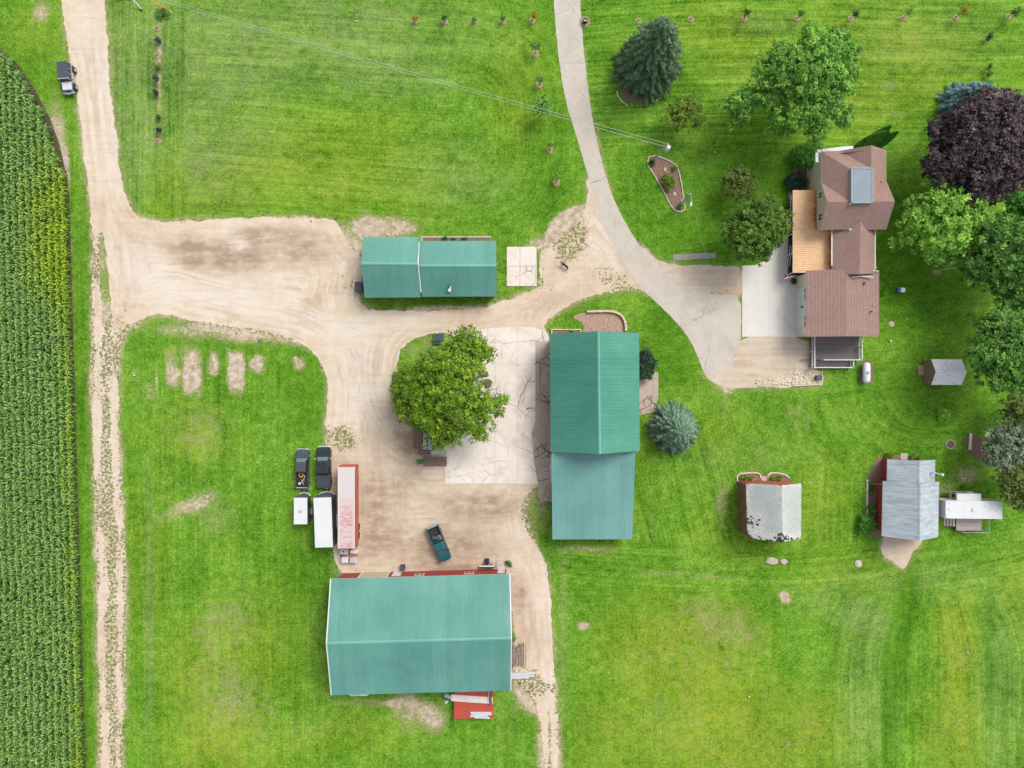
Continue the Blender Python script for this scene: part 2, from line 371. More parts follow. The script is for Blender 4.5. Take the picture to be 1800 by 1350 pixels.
gp = {'east': chaikin([(1120,425),(1150,455),(1182,466),(1240,467),(1310,468),(1310,520),(1270,520),(1200,520),(1160,490)], 1),
      'south': chaikin([(1236,655),(1250,640),(1290,640),(1300,588),(1420,588),(1428,648),(1447,652),(1448,673),(1400,681),(1340,680),(1300,684),(1270,681),(1245,668)], 1),
      'shed': chaikin([(1556,935),(1618,940),(1620,955),(1606,968),(1598,985),(1590,1002),(1578,996),(1570,985),(1552,980),(1549,960)], 1)}
sd_e = {k: sdf(p) for k, p in gp.items()}
# --- lawn tone maps
yel = np.zeros_like(gx); pal = yel.copy(); lush_shade = yel.copy(); bare = yel.copy(); stre = yel.copy()
def acc(A, L_):
    for e in L_: A += e[-1]*ell(*e[:-1])
acc(yel, [(560,290,320,130,3,.6),(330,330,150,90,0,.4),(1520,110,330,150,0,.55),(1400,210,200,60,0,.2),(1200,1140,190,130,0,.9),(1300,1290,260,140,0,.85),(1060,1290,90,120,0,.4),(1680,1120,60,110,0,.6),(1670,1290,80,130,0,.6),(1690,1200,40,200,0,.35),
  (370,1190,130,160,20,.6),(330,760,110,90,0,.35),(400,1320,160,90,0,.6),(60,60,70,60,0,.4),(1240,60,120,90,0,.4),(1290,930,110,80,0,.35),(1500,1000,160,60,0,.3),(620,1290,160,60,0,.4),(1450,870,80,120,0,.4),(1250,760,100,60,0,.3),(910,150,80,160,0,.4),(1790,1050,60,100,0,.4),(480,1130,90,140,0,.35),(260,1000,60,200,0,.3)])
acc(pal, [(230,180,65,280,3,1.3),(520,60,430,130,0,1.0),(680,150,170,60,0,.45),(380,200,160,200,0,.75),(1520,1230,70,210,0,.65),(1760,1200,60,260,0,.5),(1500,1080,130,40,20,.6),(1300,800,160,40,0,.35),(780,300,120,90,0,.4),(1640,60,200,90,0,.3),(1600,1020,180,50,0,.5),(350,260,70,140,0,.3),(990,1120,10,260,0,.8),(262,1050,12,340,0,.9),(1350,40,80,30,0,.5),(560,1100,30,120,0,.2),(850,330,120,40,0,.3)])
acc(lush_shade, [(1300,330,170,180,0,.75),(1610,470,130,170,0,.9),(1180,600,80,100,0,.8),(1140,150,120,120,0,.4),(1640,700,150,110,0,.45),(960,360,90,60,0,.5),(1190,420,110,60,0,.4),(420,620,160,60,0,.5),(530,700,60,120,0,.6),(540,960,60,120,0,.5),(140,900,22,600,0,.45),(70,110,90,80,0,.4),(960,200,60,200,0,.35),(760,580,70,40,0,.5),(1140,880,30,120,0,.4),(1588,1110,30,180,8,1.1),(1560,1250,16,200,0,1.0),(1740,1150,14,220,0,.6),(1100,1060,120,60,0,.3),(890,1290,80,50,0,.5),(1500,760,160,60,0,.2),(520,1050,40,120,0,.35)])  # lush grass and mower arcs, with tree and shed shade painted in as darker green
acc(bare, [(325,892,90,22,-24,.44),(375,905,60,60,0,.22),(350,760,90,80,0,.22),(300,860,40,40,0,.12),(275,700,8,30,0,.3),
  (100,240,24,110,-4,.62),(72,20,24,30,0,.62),(110,300,20,50,0,.5),(280,120,9,125,0,.55),(245,690,10,30,0,.25),(715,1245,44,54,0,.5),(765,1262,32,46,0,.55),(650,1235,90,12,0,.4),(930,1215,40,50,0,.75),(880,1250,60,30,0,.2),
  (690,400,70,30,0,.6),(640,410,40,50,0,.7),(1700,835,36,26,0,.4),(1270,880,18,60,0,.42),(1275,700,14,60,8,.3),(380,1170,80,130,0,.19),(430,1250,80,80,0,.19),(400,1080,80,80,0,.18),(560,1280,90,30,0,.12),(1240,1130,150,90,10,.13),(1180,1260,120,70,0,.1),(1270,1090,100,50,20,.2),(1380,1050,14,20,-30,.6),(1210,1010,160,10,4,.25),
  (1026,1100,16,11,0,.65),(1560,150,30,14,0,.3),(1570,200,30,14,0,.3),(1400,730,40,40,0,.2),(1660,860,30,20,0,.3),(950,900,25,50,0,.45),(1030,965,80,9,0,.4),(1085,400,10,90,-28,.25),(1058,270,7,120,-12,.4),(1030,140,6,90,-3,.6),(1130,450,20,40,-40,.5),
  (540,900,60,130,0,.1),(940,430,40,20,-25,.5),(895,1290,40,20,0,.15),(960,1330,40,60,0,.3),(1380,1320,60,40,0,.12),(236,655,9,12,0,.5),(700,1145,20,10,0,.2),(790,540,110,7,0,.3),(1145,900,8,100,0,.2),(1320,760,16,12,0,.25),(1530,870,12,70,0,.3)])
md = np.maximum(sd_main, np.maximum.reduce(list(sd_e.values())))
edge = np.clip(1+md/14, 0, 1)                               # wear fading out from every gravel edge
bare += .5*edge*(.35+1.1*vn(gx, gy, 30, 5))
bare += .5*ell(380, 588, 190, 20, 5)
def rect(cx, cy, rx, ry, k):
    wob = 8*(vn(gx, gy, 14, 71)-.5); return k*np.clip(1.75-1.5*((np.abs(gx-cx+wob)/rx)**4+(np.abs(gy-cy+wob*2)/ry)**4)**.25, 0, 1)*(.72+.5*vn(gx, gy, 12, 72))
for q in ((303,650,15,36,.72),(337,652,19,47,1.0),(375,642,13,26,.75),(415,654,17,40,.85),(452,640,16,20,.62),(528,638,14,14,.66),(262,688,6,16,.45),(275,668,3,50,.5)): bare = np.maximum(bare, rect(*q))+.3*ell(1010, 410, 60, 50, -40)
cornedge = np.clip(1-np.abs(gx-(114+(gy-340)*.0235)-4)/7, 0, 1)*(gy > 300)
bare += .75*cornedge
yel *= .55+.9*vn(gx, gy, 70, 1); pal *= .55+.9*vn(gx, gy, 80, 2); bare *= (.5+1.1*vn(gx, gy, 34, 4))*1.12
bare = np.where(sd_isl > -2, bare*.3+.05, bare)
# --- mowing lines: s runs across the stripes, t along them (metres)
s_ = gx*1.0; t_ = gy*1.0; st = np.full(gx.shape, .25)
def region(mask, s, t, k):
    global s_, t_, st
    s_ = np.where(mask, s, s_); t_ = np.where(mask, t, t_); st = np.where(mask, k, st)
ul = (gx > 180) & (gx < 1050) & (gy < 400)
ox = np.maximum(gx-790, 0); oy = np.abs(gy-205-(gx-600)*.045+6*np.sin(gx/170))
ring = (ox**3.0+oy**3.0+1)**(1/3.0)
region(ul, ring+500, np.where(gx > 800, np.arctan2(gy-210, gx-790)*200, gx), np.where(gx > 790, .42, .62))
region(ul & (gx < 330), gx, gy, .7)
region((gx >= 1018) & (gy < 260), gy+8*np.sin(gx/160)+(gx-1400)*.02+900, gx, .8)
region((gx >= 1130) & (gy >= 260) & (gy < 720), gy+.1*gx, gx, .3)
region((gx >= 1130) & (gy >= 700) & (gy < 1045), np.sqrt((gx-1700)**2*.25+(gy-700)**2)+20*np.sin(gx/90), np.arctan2(gy-700, gx-1700)*260, .45)
region((gx >= 1120) & (gx < 1300) & (gy >= 730) & (gy < 990), gx-.25*(gy-850), gy, .5)
region((gx >= 1400) & (gx < 1520) & (gy >= 820) & (gy < 1000), gx, gy, .5)
region((gx >= 985) & (gy >= 960) & (gy < 1050), gy+.00022*(gx-1250)**2+700, gx, .5)
bl = (gx >= 985) & (gx < 1450) & (gy >= 1050)
region(bl, gx-.02*gy, gy, .2)
br = (gx >= 1450) & (gy >= 1045)
bend = np.clip((1180-gy)/140, 0, 1)**2
region(br, gx-45*bend*np.sign(gx-1640)*-1*np.clip(np.abs(gx-1640)/60, 0, 1), gy, .5)
region((gx < 165), gx, gy, .35)
region((gx >= 205) & (gx < 600) & (gy > 545), gx-.012*gy, gy, .35)
s_ /= 12.4; t_ /= 12.4

def set_attr(me, name, arr, ty='FLOAT'):
    a = me.attributes.new(name, ty, 'POINT'); a.data.foreach_set('value' if ty == 'FLOAT' else ('color' if ty == 'FLOAT_COLOR' else 'vector'), np.ascontiguousarray(arr, dtype=np.float32).ravel())
def grid_mesh():
    zz = np.zeros_like(gx)
    vs = np.stack([(gx-900)/12.4, -(gy-675)/12.4, zz], -1).reshape(-1, 3)
    i = np.arange(NX-1)[None, :]+np.arange(NY-1)[:, None]*NX
    fs = np.stack([i, i+NX, i+NX+1, i+1], -1).reshape(-1, 4)
    # skirt out to the horizon: 4 corner-joined quads round the grid border
    x0, x1 = vs[0, 0], vs[NX-1, 0]; y1, y0 = vs[0, 1], vs[-1, 1]; B = 2500; n = len(vs)
    ex = np.array([[-B, B, 0], [B, B, 0], [B, -B, 0], [-B, -B, 0]])
    vs = np.concatenate([vs, ex]); top = list(range(NX)); bot = list(range((NY-1)*NX, NY*NX)); lef = [k*NX for k in range(NY)]; rig = [k*NX+NX-1 for k in range(NY)]
    faces = fs.tolist()+[[n, n+1]+top[::-1]][:0]
    faces.append([n]+top+[n+1]); faces.append([n+1]+rig+[n+2]); faces.append([n+2]+bot[::-1]+[n+3]); faces.append([n+3]+lef[::-1]+[n])
    me = bpy.data.meshes.new('ground'); me.from_pydata(vs.tolist(), [], [f[::-1] if k >= len(fs) else f for k, f in enumerate(faces)])
    pad = lambda A: np.concatenate([A.reshape(-1), np.zeros(4)])
    C = np.stack([pad(np.clip(yel, 0, 1)), pad(np.clip(pal, 0, 1)), pad(np.clip(lush_shade, 0, 1)), pad(np.clip(bare, 0, 1.2))], -1)
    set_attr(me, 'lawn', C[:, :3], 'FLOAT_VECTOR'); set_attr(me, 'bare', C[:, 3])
    set_attr(me, 'mow', np.stack([pad(s_), pad(t_), pad(st)], -1), 'FLOAT_VECTOR')
    me.update(); return me
def grass_mat():
    g = NG('mown_grass'); A = g.attr('lawn').outputs['Vector']; mw = g.attr('mow').outputs['Vector']; br_ = g.attr('bare').outputs['Fac']
    a = g.n('ShaderNodeSeparateXYZ'); g.put(a.inputs[0], A); m = g.n('ShaderNodeSeparateXYZ'); g.put(m.inputs[0], mw)
    fine = g.noise(3.2, 6, .85); med = g.noise(.9, 5, .65); big = g.noise(.13, 4, .55)
    cv = g.n('ShaderNodeCombineXYZ'); g.put(cv.inputs[0], g.ma('MULTIPLY', m.outputs[0], 2.1)); g.put(cv.inputs[1], g.ma('MULTIPLY', m.outputs[1], .07)); 
    stp = g.noise(1, 4, .65, cv.outputs[0])
    cv2 = g.n('ShaderNodeCombineXYZ'); g.put(cv2.inputs[0], g.ma('MULTIPLY', m.outputs[0], .6)); g.put(cv2.inputs[1], g.ma('MULTIPLY', m.outputs[1], .03)); 
    stw = g.noise(1, 2, .5, cv2.outputs[0])
    tone = g.ma('ADD', g.mr(fine, .3, .7, -.5, .5), g.mr(med, .3, .7, -.2, .2))
    tone = g.ma('ADD', tone, g.mr(big, .35, .65, -.12, .12))
    sv = g.ma('ADD', g.mr(stp, .3, .7, -.5, .5), g.mr(stw, .35, .65, -.25, .25))
    tone = g.ma('ADD', tone, g.ma('MULTIPLY', sv, g.ma('MULTIPLY', m.outputs[2], .62)))
    tone = g.ma('ADD', tone, .5)
    base = g.ramp(tone, [(0, (.018, .072, .004)), (.3, (.060, .170, .007)), (.6, (.120, .255, .020)), (1, (.25, .40, .055))])
    yl = g.ramp(tone, [(0, (.06, .12, .003)), (.45, (.175, .265, .010)), (1, (.33, .38, .04))])
    pl = g.ramp(tone, [(0, (.055, .105, .02)), (.45, (.145, .225, .055)), (1, (.27, .37, .10))])
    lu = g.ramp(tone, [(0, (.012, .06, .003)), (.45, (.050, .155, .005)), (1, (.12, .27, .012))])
    yf = g.ma('MULTIPLY', a.outputs[0], g.mr(g.noise(.5, 5, .7), .35, .65, .35, 1.2)); col = g.mix(g.mr(yf, 0, 1, 0, .95), base, yl)
    pf = g.ma('MULTIPLY', a.outputs[1], g.mr(g.noise(.33, 4, .6), .35, .65, .4, 1.1)); col = g.mix(g.mr(pf, 0, 1, 0, .95), col, pl)
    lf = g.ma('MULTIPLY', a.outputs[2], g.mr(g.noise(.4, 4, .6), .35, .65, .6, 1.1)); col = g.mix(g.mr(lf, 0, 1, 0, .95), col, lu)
    # dry thatch in yellow zones
    th = g.ma('MULTIPLY', g.mr(g.noise(2.6, 5, .8), .5, .62, 0, 1.0), g.mr(a.outputs[0], .2, .8, 0, 1)); th = g.ma('MULTIPLY', th, g.mr(g.noise(.22, 4, .65), .42, .62, .15, 1)); col = g.mix(th, col, (.33, .26, .10))
    cl = g.mr(g.noise(.42, 3, .6), .6, .68, 0, .55); col = g.mix(cl, col, lu)
    sp = g.noise(2.3, 5, .72); thr = g.mr(br_, 0, 1, .84, .24)
    sf = g.mr(g.ma('SUBTRACT', sp, thr), -.05, .10, 0, 1)
    soil = g.mix(g.mr(g.noise(1.2, 5, .65), .35, .65), (.31, .24, .155), (.54, .45, .36)); soil = g.hsv(soil, .5, 1, g.mr(fine, .3, .7, .85, 1.15))
    hal = g.mix(g.mr(g.ma('ADD', br_, g.mr(g.noise(.7, 5, .7), .35, .65, -.2, .2)), .12, .75, 0, .85), col, g.mix(.82, col, g.mix(g.mr(fine, .35, .65), (.25, .215, .09), (.40, .34, .19))))
    col = g.mix(sf, hal, soil)
    g.bump(g.ma('ADD', fine, g.ma('MULTIPLY', stp, .5)), .5, .05)
    return g.done(col, .9, 0, .1)
M['grass'] = grass_mat()
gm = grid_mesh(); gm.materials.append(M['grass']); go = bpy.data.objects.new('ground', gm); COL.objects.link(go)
tag(go, 'mown green and yellowish lawn around the whole farmstead', 'lawn', kind='structure')

# --- ragged edged sheets
def sheet(name, field, z, mat, step, amp, label, cat, attrs=None, nsc=9, bounds=None, kind='structure'):
    x0, x1, y0, y1 = bounds or (GX0, GX0+CS*(NX-1), GY0, GY0+CS*(NY-1))
    X, Y = np.meshgrid(np.arange(x0, x1+step, step), np.arange(y0, y1+step, step)); X = X.astype(float); Y = Y.astype(float)
    V = field(X, Y)
    if amp: V = V+amp*(vn(X, Y, nsc, 11, 3)-.5)*2+amp*.6*(vn(X, Y, nsc*4, 12, 2)-.5)*2
    V = np.where(np.abs(V) < 1e-4, 1e-4, V); ny, nx = V.shape; ins = V > 0
    c = ins[:-1, :-1].astype(int)+ins[:-1, 1:]+ins[1:, :-1]+ins[1:, 1:]
    vs = []; idx = {}; fs = []
    def vid(key, x, y):
        k = idx.get(key)
        if k is None: k = idx[key] = len(vs); vs.append((x, y))
        return k
    for j, i in np.argwhere(c == 4):
        fs.append([vid((jj, ii), X[jj, ii], Y[jj, ii]) for jj, ii in ((j, i), (j+1, i), (j+1, i+1), (j, i+1))])
    for j, i in np.argwhere((c > 0) & (c < 4)):
        q = ((j, i), (j+1, i), (j+1, i+1), (j, i+1)); poly = []
        for k in range(4):
            a = q[k]; b = q[(k+1) % 4]; va = V[a]; vb = V[b]
            if va > 0: poly.append(vid(a, X[a], Y[a]))
            if (va > 0) != (vb > 0):
                t = va/(va-vb); key = (a, b) if a < b else (b, a)
                poly.append(vid(key, X[a]+(X[b]-X[a])*t, Y[a]+(Y[b]-Y[a])*t))
        if len(poly) > 2: fs.append(poly)
    P = np.array(vs); me = bpy.data.meshes.new(name)
    me.from_pydata(np.stack([(P[:, 0]-900)/12.4, -(P[:, 1]-675)/12.4, np.full(len(P), z)], -1).tolist(), [], fs)
    for k, f in (attrs or {}).items(): set_attr(me, k, f(P[:, 0], P[:, 1]))
    me.materials.append(mat); me.update(); o = bpy.data.objects.new(name, me); COL.objects.link(o)
    return tag(o, label, cat, kind=kind)
def es(L_):
    def f(X, Y):
        o = np.zeros_like(X)
        for e in L_: o = o+e[-1]*ell(*e[:-1], X=X, Y=Y)
        return np.clip(o*(.5+vn(X, Y, 25, 8)), 0, 1.2)
    return f
def lane_mid(X, Y):                                # grassy hump between the wheel ruts of the two field lanes
    c = np.interp(Y, [540, 700, 850, 1000, 1200, 1350, 1600], [188, 187, 187, 196, 199, 199, 198]); w = np.interp(Y, [480, 600, 900, 1350], [3, 9, 13, 11])
    a = np.clip(1.3-np.abs(X-c)/w, 0, 1)*np.clip((Y-480)/150, 0, .85)*(.35+.9*vn(X*1.0, Y*.35, 12, 21))
    c2 = np.interp(Y, [1200, 1350, 1600], [965, 967, 968]); b = np.clip(1.2-np.abs(X-c2)/5, 0, 1)*np.clip((Y-1235)/40, 0, 1)*.75
    return np.maximum(a, b)
def weedf(X, Y):
    e = np.clip(1-samp(sd_grav, X, Y)/9, 0, 1)*.34
    z = es([(390,585,170,26,5,.5),(1005,425,80,50,-40,.62),(1070,485,70,34,20,.55),(610,500,40,60,0,.35),(960,500,30,26,0,.4),(935,905,30,60,0,.75),(930,1200,50,50,0,.6),(590,780,40,60,0,.45),(620,770,40,40,0,.4),(190,600,60,70,0,.2),(640,430,30,40,0,.5),(170,460,18,90,0,.5),(715,790,40,50,0,.12),(1060,300,30,60,0,.3)])(X, Y)
    ln = (.5*(Y > 540)*(X < 228)*np.clip(vn(X, Y*.35, 16, 31)*1.5-.1, 0, 1) + .4*(Y > 1200)*(X > 900)*vn(X, Y, 14, 32))
    return np.clip(e+z+ln*1.0+lane_mid(X, Y)*.62, 0, 1)
dirt_shadef = es([(360,450,120,40,12,.6),(470,440,130,45,0,.5),(480,410,90,20,0,.5),(560,440,70,40,0,.4),(330,440,40,40,0,.4),(680,900,60,120,0,.3),(790,960,140,60,0,.75),(840,890,110,36,0,.75),(650,900,40,110,0,.5),(738,760,48,95,10,1.1),(698,700,20,80,0,.8),(720,860,60,40,0,.35),(910,1050,30,60,0,.6),(600,870,20,100,0,.6),(640,970,60,40,0,.35),(930,1120,40,60,0,.2),(1000,520,60,20,-20,.3),(640,640,40,60,0,.2),(800,1000,120,14,0,.6)])  # yard dirt; brown patches west of the tree also carry its shade as colour
greyf = es([(200,200,40,220,0,.6),(260,480,90,60,30,.7),(400,520,160,40,10,.6),(640,660,60,120,0,.6),(560,570,120,30,5,.6),(700,560,120,20,0,.3),(150,60,30,100,0,.5),(960,1100,18,200,0,.4),(1060,440,50,40,0,.4),(190,700,30,200,0,.3)])
def gravel_mat():
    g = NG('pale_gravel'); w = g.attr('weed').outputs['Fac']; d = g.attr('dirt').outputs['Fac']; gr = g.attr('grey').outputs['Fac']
    fine = g.noise(7, 5, .75); med = g.noise(.8, 5, .65, None, .6); big = g.noise(.1, 4, .6, None, 1.2)
    col = g.ramp(g.ma('ADD', g.mr(med, .3, .7, 0, .5), g.mr(big, .35, .65, 0, .5)), [(0, (.46, .345, .235)), (.45, (.55, .445, .33)), (1, (.62, .535, .435))])
    col = g.mix(g.mr(gr, 0, 1, 0, .8), col, (.60, .54, .475))
    tk = g.n('ShaderNodeCombineXYZ'); g.put(tk.inputs[0], g.ma('MULTIPLY', g.attr('trk').outputs['Fac'], 1.6)); g.put(tk.inputs[1], g.ma('MULTIPLY', g.noise(.06, 2), 9)); tn_ = g.noise(1, 4, .6, tk.outputs[0]); tm = g.mr(g.noise(.11, 3), .4, .6, .15, 1)
    col = g.mix(g.ma('MULTIPLY', g.mr(tn_, .5, .66, 0, .5), tm), col, (.36, .265, .18)); col = g.mix(g.ma('MULTIPLY', g.mr(tn_, .48, .36, 0, .5), tm), col, (.64, .57, .49))
    tr = g.noise(1, 5, .65, g.scaled(.12, 1.3)); tr2 = g.noise(1, 5, .65, g.scaled(1.3, .12))
    col = g.mix(g.mr(tr, .5, .7, 0, .22), col, (.30, .21, .14)); col = g.mix(g.mr(tr2, .52, .7, 0, .2), col, (.62, .55, .46))
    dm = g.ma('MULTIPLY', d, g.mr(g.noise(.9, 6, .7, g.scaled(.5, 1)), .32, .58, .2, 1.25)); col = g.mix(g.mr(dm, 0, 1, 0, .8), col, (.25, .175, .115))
    col = g.hsv(col, .5, 1, g.mr(fine, .28, .72, .80, 1.18))
    peb = g.vor(9); col = g.mix(g.mr(peb, .02, .09, .35, 0), col, (.22, .17, .13))
    sp = g.noise(2.6, 5, .75); sf = g.mr(g.ma('SUBTRACT', sp, g.mr(g.ma('MINIMUM', w, .62), 0, 1, .8, .28)), -.012, .03, 0, 1)
    weed = g.mix(g.mr(g.noise(3, 4), .42, .6), (.21, .165, .085), (.13, .19, .035))
    col = g.mix(sf, col, weed)
    g.bump(fine, .4, .03)
    return g.done(col, .95, 0, .15)
M['gravel'] = gravel_mat()
sheet('gravel_road', lambda X, Y: samp(sd_grav, X, Y)+np.where((Y > 560) & (X < 230), 5*(vn(X, Y*.5, 12, 61)-.5), 0), .012, M['gravel'], 2.5, 3.4, 'pale gravel road and yard winding between the sheds with two rutted lanes', 'road', {'weed': weedf, 'dirt': dirt_shadef, 'grey': greyf, 'trk': lambda X, Y: samp(sd_grav, X, Y)/12.4}, nsc=7)
for k, (lab, b) in {'east': ('sandy gravel parking strip beside the concrete pad', (1100, 1330, 400, 540)), 'south': ('sandy gravel patch between the asphalt end and the grey deck', (1220, 1470, 570, 700)), 'shed': ('torn gravel patch in front of the metal roofed shed', (1530, 1640, 920, 1015))}.items():
    sheet('gravel_patch', lambda X, Y, k=k: samp(sd_e[k], X, Y), .009, M['gravel'], 2, 2.2, lab, 'gravel',
          {'weed': lambda X, Y, k=k: np.clip(.22*np.clip(1-samp(sd_e[k], X, Y)/10, 0, 1)+.4*ell(1270, 512, 50, 12, 0, X, Y)+.4*ell(1390, 655, 60, 18, 0, X, Y), 0, 1), 'dirt': lambda X, Y: np.full_like(X, .22), 'grey': lambda X, Y: np.full_like(X, .1), 'trk': lambda X, Y: Y/12.4}, bounds=b)
def pave_mat(name, c1, c2, crack=.5, csc=.35, stain=.3, thick=.018):
    g = NG(name); fine = g.noise(9, 5, .7); med = g.noise(.5, 5, .65, None, .8); dv_ = g.noise(.8, 4, .6)
    q = g.n('ShaderNodeMix'); q.data_type = 'VECTOR'; q.inputs[0].default_value = .42; g.put(q.inputs[4], g.co())
    nz = g.n('ShaderNodeTexNoise'); g.put(nz.inputs['Vector'], g.co()); nz.inputs['Scale'].default_value = .55; nz.inputs['Detail'].default_value = 4
    g.put(q.inputs[5], nz.outputs['Color']); v = q.outputs[1]
    ed = g.vor(csc, 'DISTANCE_TO_EDGE', v); ed2 = g.vor(csc*2.6, 'DISTANCE_TO_EDGE', v)
    msk = g.mr(g.noise(.16, 3), .42, .56, 0, 1); m2 = g.mr(g.noise(.25, 3, .5, g.scaled(1, 1, 1)), .5, .62, 0, 1)
    cr = g.ma('MULTIPLY', g.mr(ed, thick*.3, thick, 1, 0), g.ma('ADD', g.ma('MULTIPLY', msk, .8), .12)); cr2 = g.ma('MULTIPLY', g.mr(ed2, thick, thick*2.4, 1, 0), m2)
    col = g.mix(g.mr(med, .3, .7), c1, c2); col = g.mix(g.mr(g.noise(.3, 6, .7), .5, .7, 0, stain), col, tuple(k*.62 for k in c1))
    col = g.hsv(col, .5, 1, g.mr(fine, .25, .75, .9, 1.1))
    col = g.mix(g.ma('MULTIPLY', g.ma('MAXIMUM', cr, cr2), crack), col, (.07, .06, .045))
    g.bump(fine, .2, .02)
    return g.done(col, .9, 0, .2)
M['asphalt'] = pave_mat('bleached_asphalt', (.43, .385, .325), (.51, .46, .39), .6, .15, .3, .0035)
M['old_concrete'] = pave_mat('cracked_concrete', (.60, .53, .46), (.70, .63, .555), .75, .2, .6, .0055)
M['broken_concrete'] = pave_mat('broken_concrete', (.36, .30, .245), (.46, .395, .33), .9, .45, .6, .022)
asph = chaikin([(973,-190),(973,0),(977,50),(984,120),(995,180),(1010,230),(1025,280),(1038,325),(1048,365),(1062,405),(1085,445),(1110,480),(1130,510),(1152,530),(1180,557),(1205,585),(1222,615),(1233,645),(1240,662),(1284,652),(1292,625),(1300,602),(1303,590),(1303,519),(1270,518),(1235,515),(1205,507),(1185,494),(1165,475),(1148,458),(1130,440),(1110,410),(1090,375),(1075,340),(1062,300),(1050,250),(1040,200),(1033,150),(1028,110),(1024,60),(1019,0),(1019,-190)], 1)
sd_as = sdf(asph)
sheet('asphalt_driveway', lambda X, Y: samp(sd_as, X, Y), .02, M['asphalt'], 2.5, .7, 'pale grey cracked asphalt driveway curving down to the house', 'driveway', bounds=(950, 1320, -190, 680), nsc=6)
def slab(name, poly, mat, z, label, cat='concrete', kind='structure', z0=-.05):
    c = W(sum(p[0] for p in poly)/len(poly), sum(p[1] for p in poly)/len(poly))
    mb = MB(); mb.prism([W(*p)[:2] for p in poly], z0, z); return tag(mb.build(name, mat, world=(c.x, c.y, 0)), label, cat, kind=kind)
slab('concrete_yard', [(783,850),(782,800),(775,720),(785,640),(806,590),(835,582),(870,576),(930,574),(962,584),(966,600),(966,850)], M['old_concrete'], .04, 'large cracked pale concrete yard between the bushy tree and the barn', 'concrete yard')
slab('concrete_apron', [(941,600),(990,598),(990,881),(952,881),(946,873),(946,856),(938,800),(934,760),(941,740)], M['broken_concrete'], .055, 'broken dirty concrete strip along the west wall of the barn', 'concrete strip')
slab('concrete_pad', [(1304.3,467),(1328,466),(1343,459),(1354,446),(1362,425),(1366,400),(1384,395),(1420,395),(1420,592),(1304.3,592)], M['concrete_new'], .05, 'clean white concrete pad in front of the garage door', 'concrete pad')
slab('concrete_slab', [(891,434),(940,434),(943,437),(943.5,503),(891,503)], M['old_concrete'], .07, 'small pale concrete slab east of the two part green shed', 'concrete slab')
slab('concrete_walk', [(1183,447.5),(1257.5,444),(1258.5,454),(1183.5,458)], plain('grey_walk', (.26, .245, .22), .9, var=.15, sc=2), .05, 'narrow grey concrete strip lying in the lawn beside the round tree', 'concrete strip')
slab('rear_patio', [(1118,652),(1157,654),(1157,700),(1150,724),(1118,731)], M['broken_concrete'], .05, 'broken stone patio against the east wall of the barn', 'patio')
slab('door_step', [(872.5,985),(886,984.5),(887,1003),(873,1003)], M['stone'], .15, 'pale concrete step outside the big shed door', 'step', kind=None)
# joints sawn in the slabs
def line(mb, a, b, w, z): mb.obox(W(*a), W(*b), w, z, z+.004)
mb = MB()
for a, b in (((1304.5,494),(1400,494)), ((1352,462),(1352,591)), ((1304.5,540),(1400,540)), ): line(mb, a, b, .03, .0505)
tag(mb.build('pad_joints', M['stone']), 'thin straight joints in the white concrete pad', 'joint', kind='structure')
mb = MB()
for a, b in (((891,468),(943,468)), ((914,434),(914,503))): line(mb, a, b, .04, .0705)
for a, b in (((870,578),(870,850)), ((790,700),(940,700)), ((783,770),(936,770)), ((910,576),(910,850)), ((830,800),(830,850)), ((800,640),(940,640))): line(mb, a, b, .018, .0405)
tag(mb.build('slab_joints', M['bark']), 'dark straight joints in the old concrete', 'joint', kind='structure')
# mulch beds round the buildings
def bed(poly, mat, label, z=.03, name='flower_bed', ch=1):
    p = chaikin(poly, ch) if ch else poly; c = W(sum(q[0] for q in p)/len(p), sum(q[1] for q in p)/len(p)); mb = MB(); mb.prism([W(*q)[:2] for q in p], -.05, z)
    return tag(mb.build(name, mat, world=(c.x, c.y, 0)), label, 'flower bed', kind='structure')
bed([(1137,287),(1141,277),(1150,274),(1165,277),(1180,283),(1190,292),(1194,320),(1201,345),(1203,365),(1196,373),(1186,370),(1172,345),(1152,310)], M['mulch'], 'kite shaped brown mulch bed around the two utility poles')
bed([(1392,268),(1398,300),(1384,330),(1384,485),(1440,485),(1440,330),(1444,262),(1420,255)], M['mulch'], 'brown mulch bed along the west wall of the house')
bed([(1537,808),(1545,801),(1600,800),(1600,860),(1545,950),(1530,938),(1524,905),(1524,850)], M['mulch'], 'brown mulch bed along the red wall of the metal roofed shed')
bed([(1294,855),(1295,838),(1300,831),(1340,829),(1345,838),(1352,830),(1375,831),(1390,842),(1395,860)], M['mulch'], 'mulch bed along the north wall of the lichened shed')
bed([(1509,655),(1513,638),(1524,630),(1535,640),(1537,660),(1532,674),(1521,677),(1512,671)], M['mulch'], 'dark oval mulch bed under the propane tank by the deck')
bed([(1002,556),(1028,549),(1070,548),(1086,553),(1095,563),(1098,590),(1020,590),(1030,570)], plain('pinkish_gravel', (.36, .25, .19), .95, var=.3, sc=3, dirt=(.12, .15, .04), amt=.7), 'pinkish gravel bed inside the curved stone wall north of the barn')
bed([(1614,640),(1628,633),(1643,631),(1645,676),(1628,672),(1626,661),(1614,660)], M['mulch'], 'small mulch bed at the door of the grey garden shed')
bed([(1696,765),(1712,762),(1760,790),(1760,820),(1700,800)], M['mulch'], 'brown mulch beneath the silvery tree by the fire pit')
bed([(1090,160),(1094,171),(1110,180),(1130,181),(1148,176),(1156,160),(1150,120),(1110,120)], M['mulch'], 'mulch bed with stone rim under the tall spruce')
bed([(745,417.5),(864,417.5),(864,423),(745,423)], M['mulch'], 'narrow planting strip behind the two part green shed', ch=0)
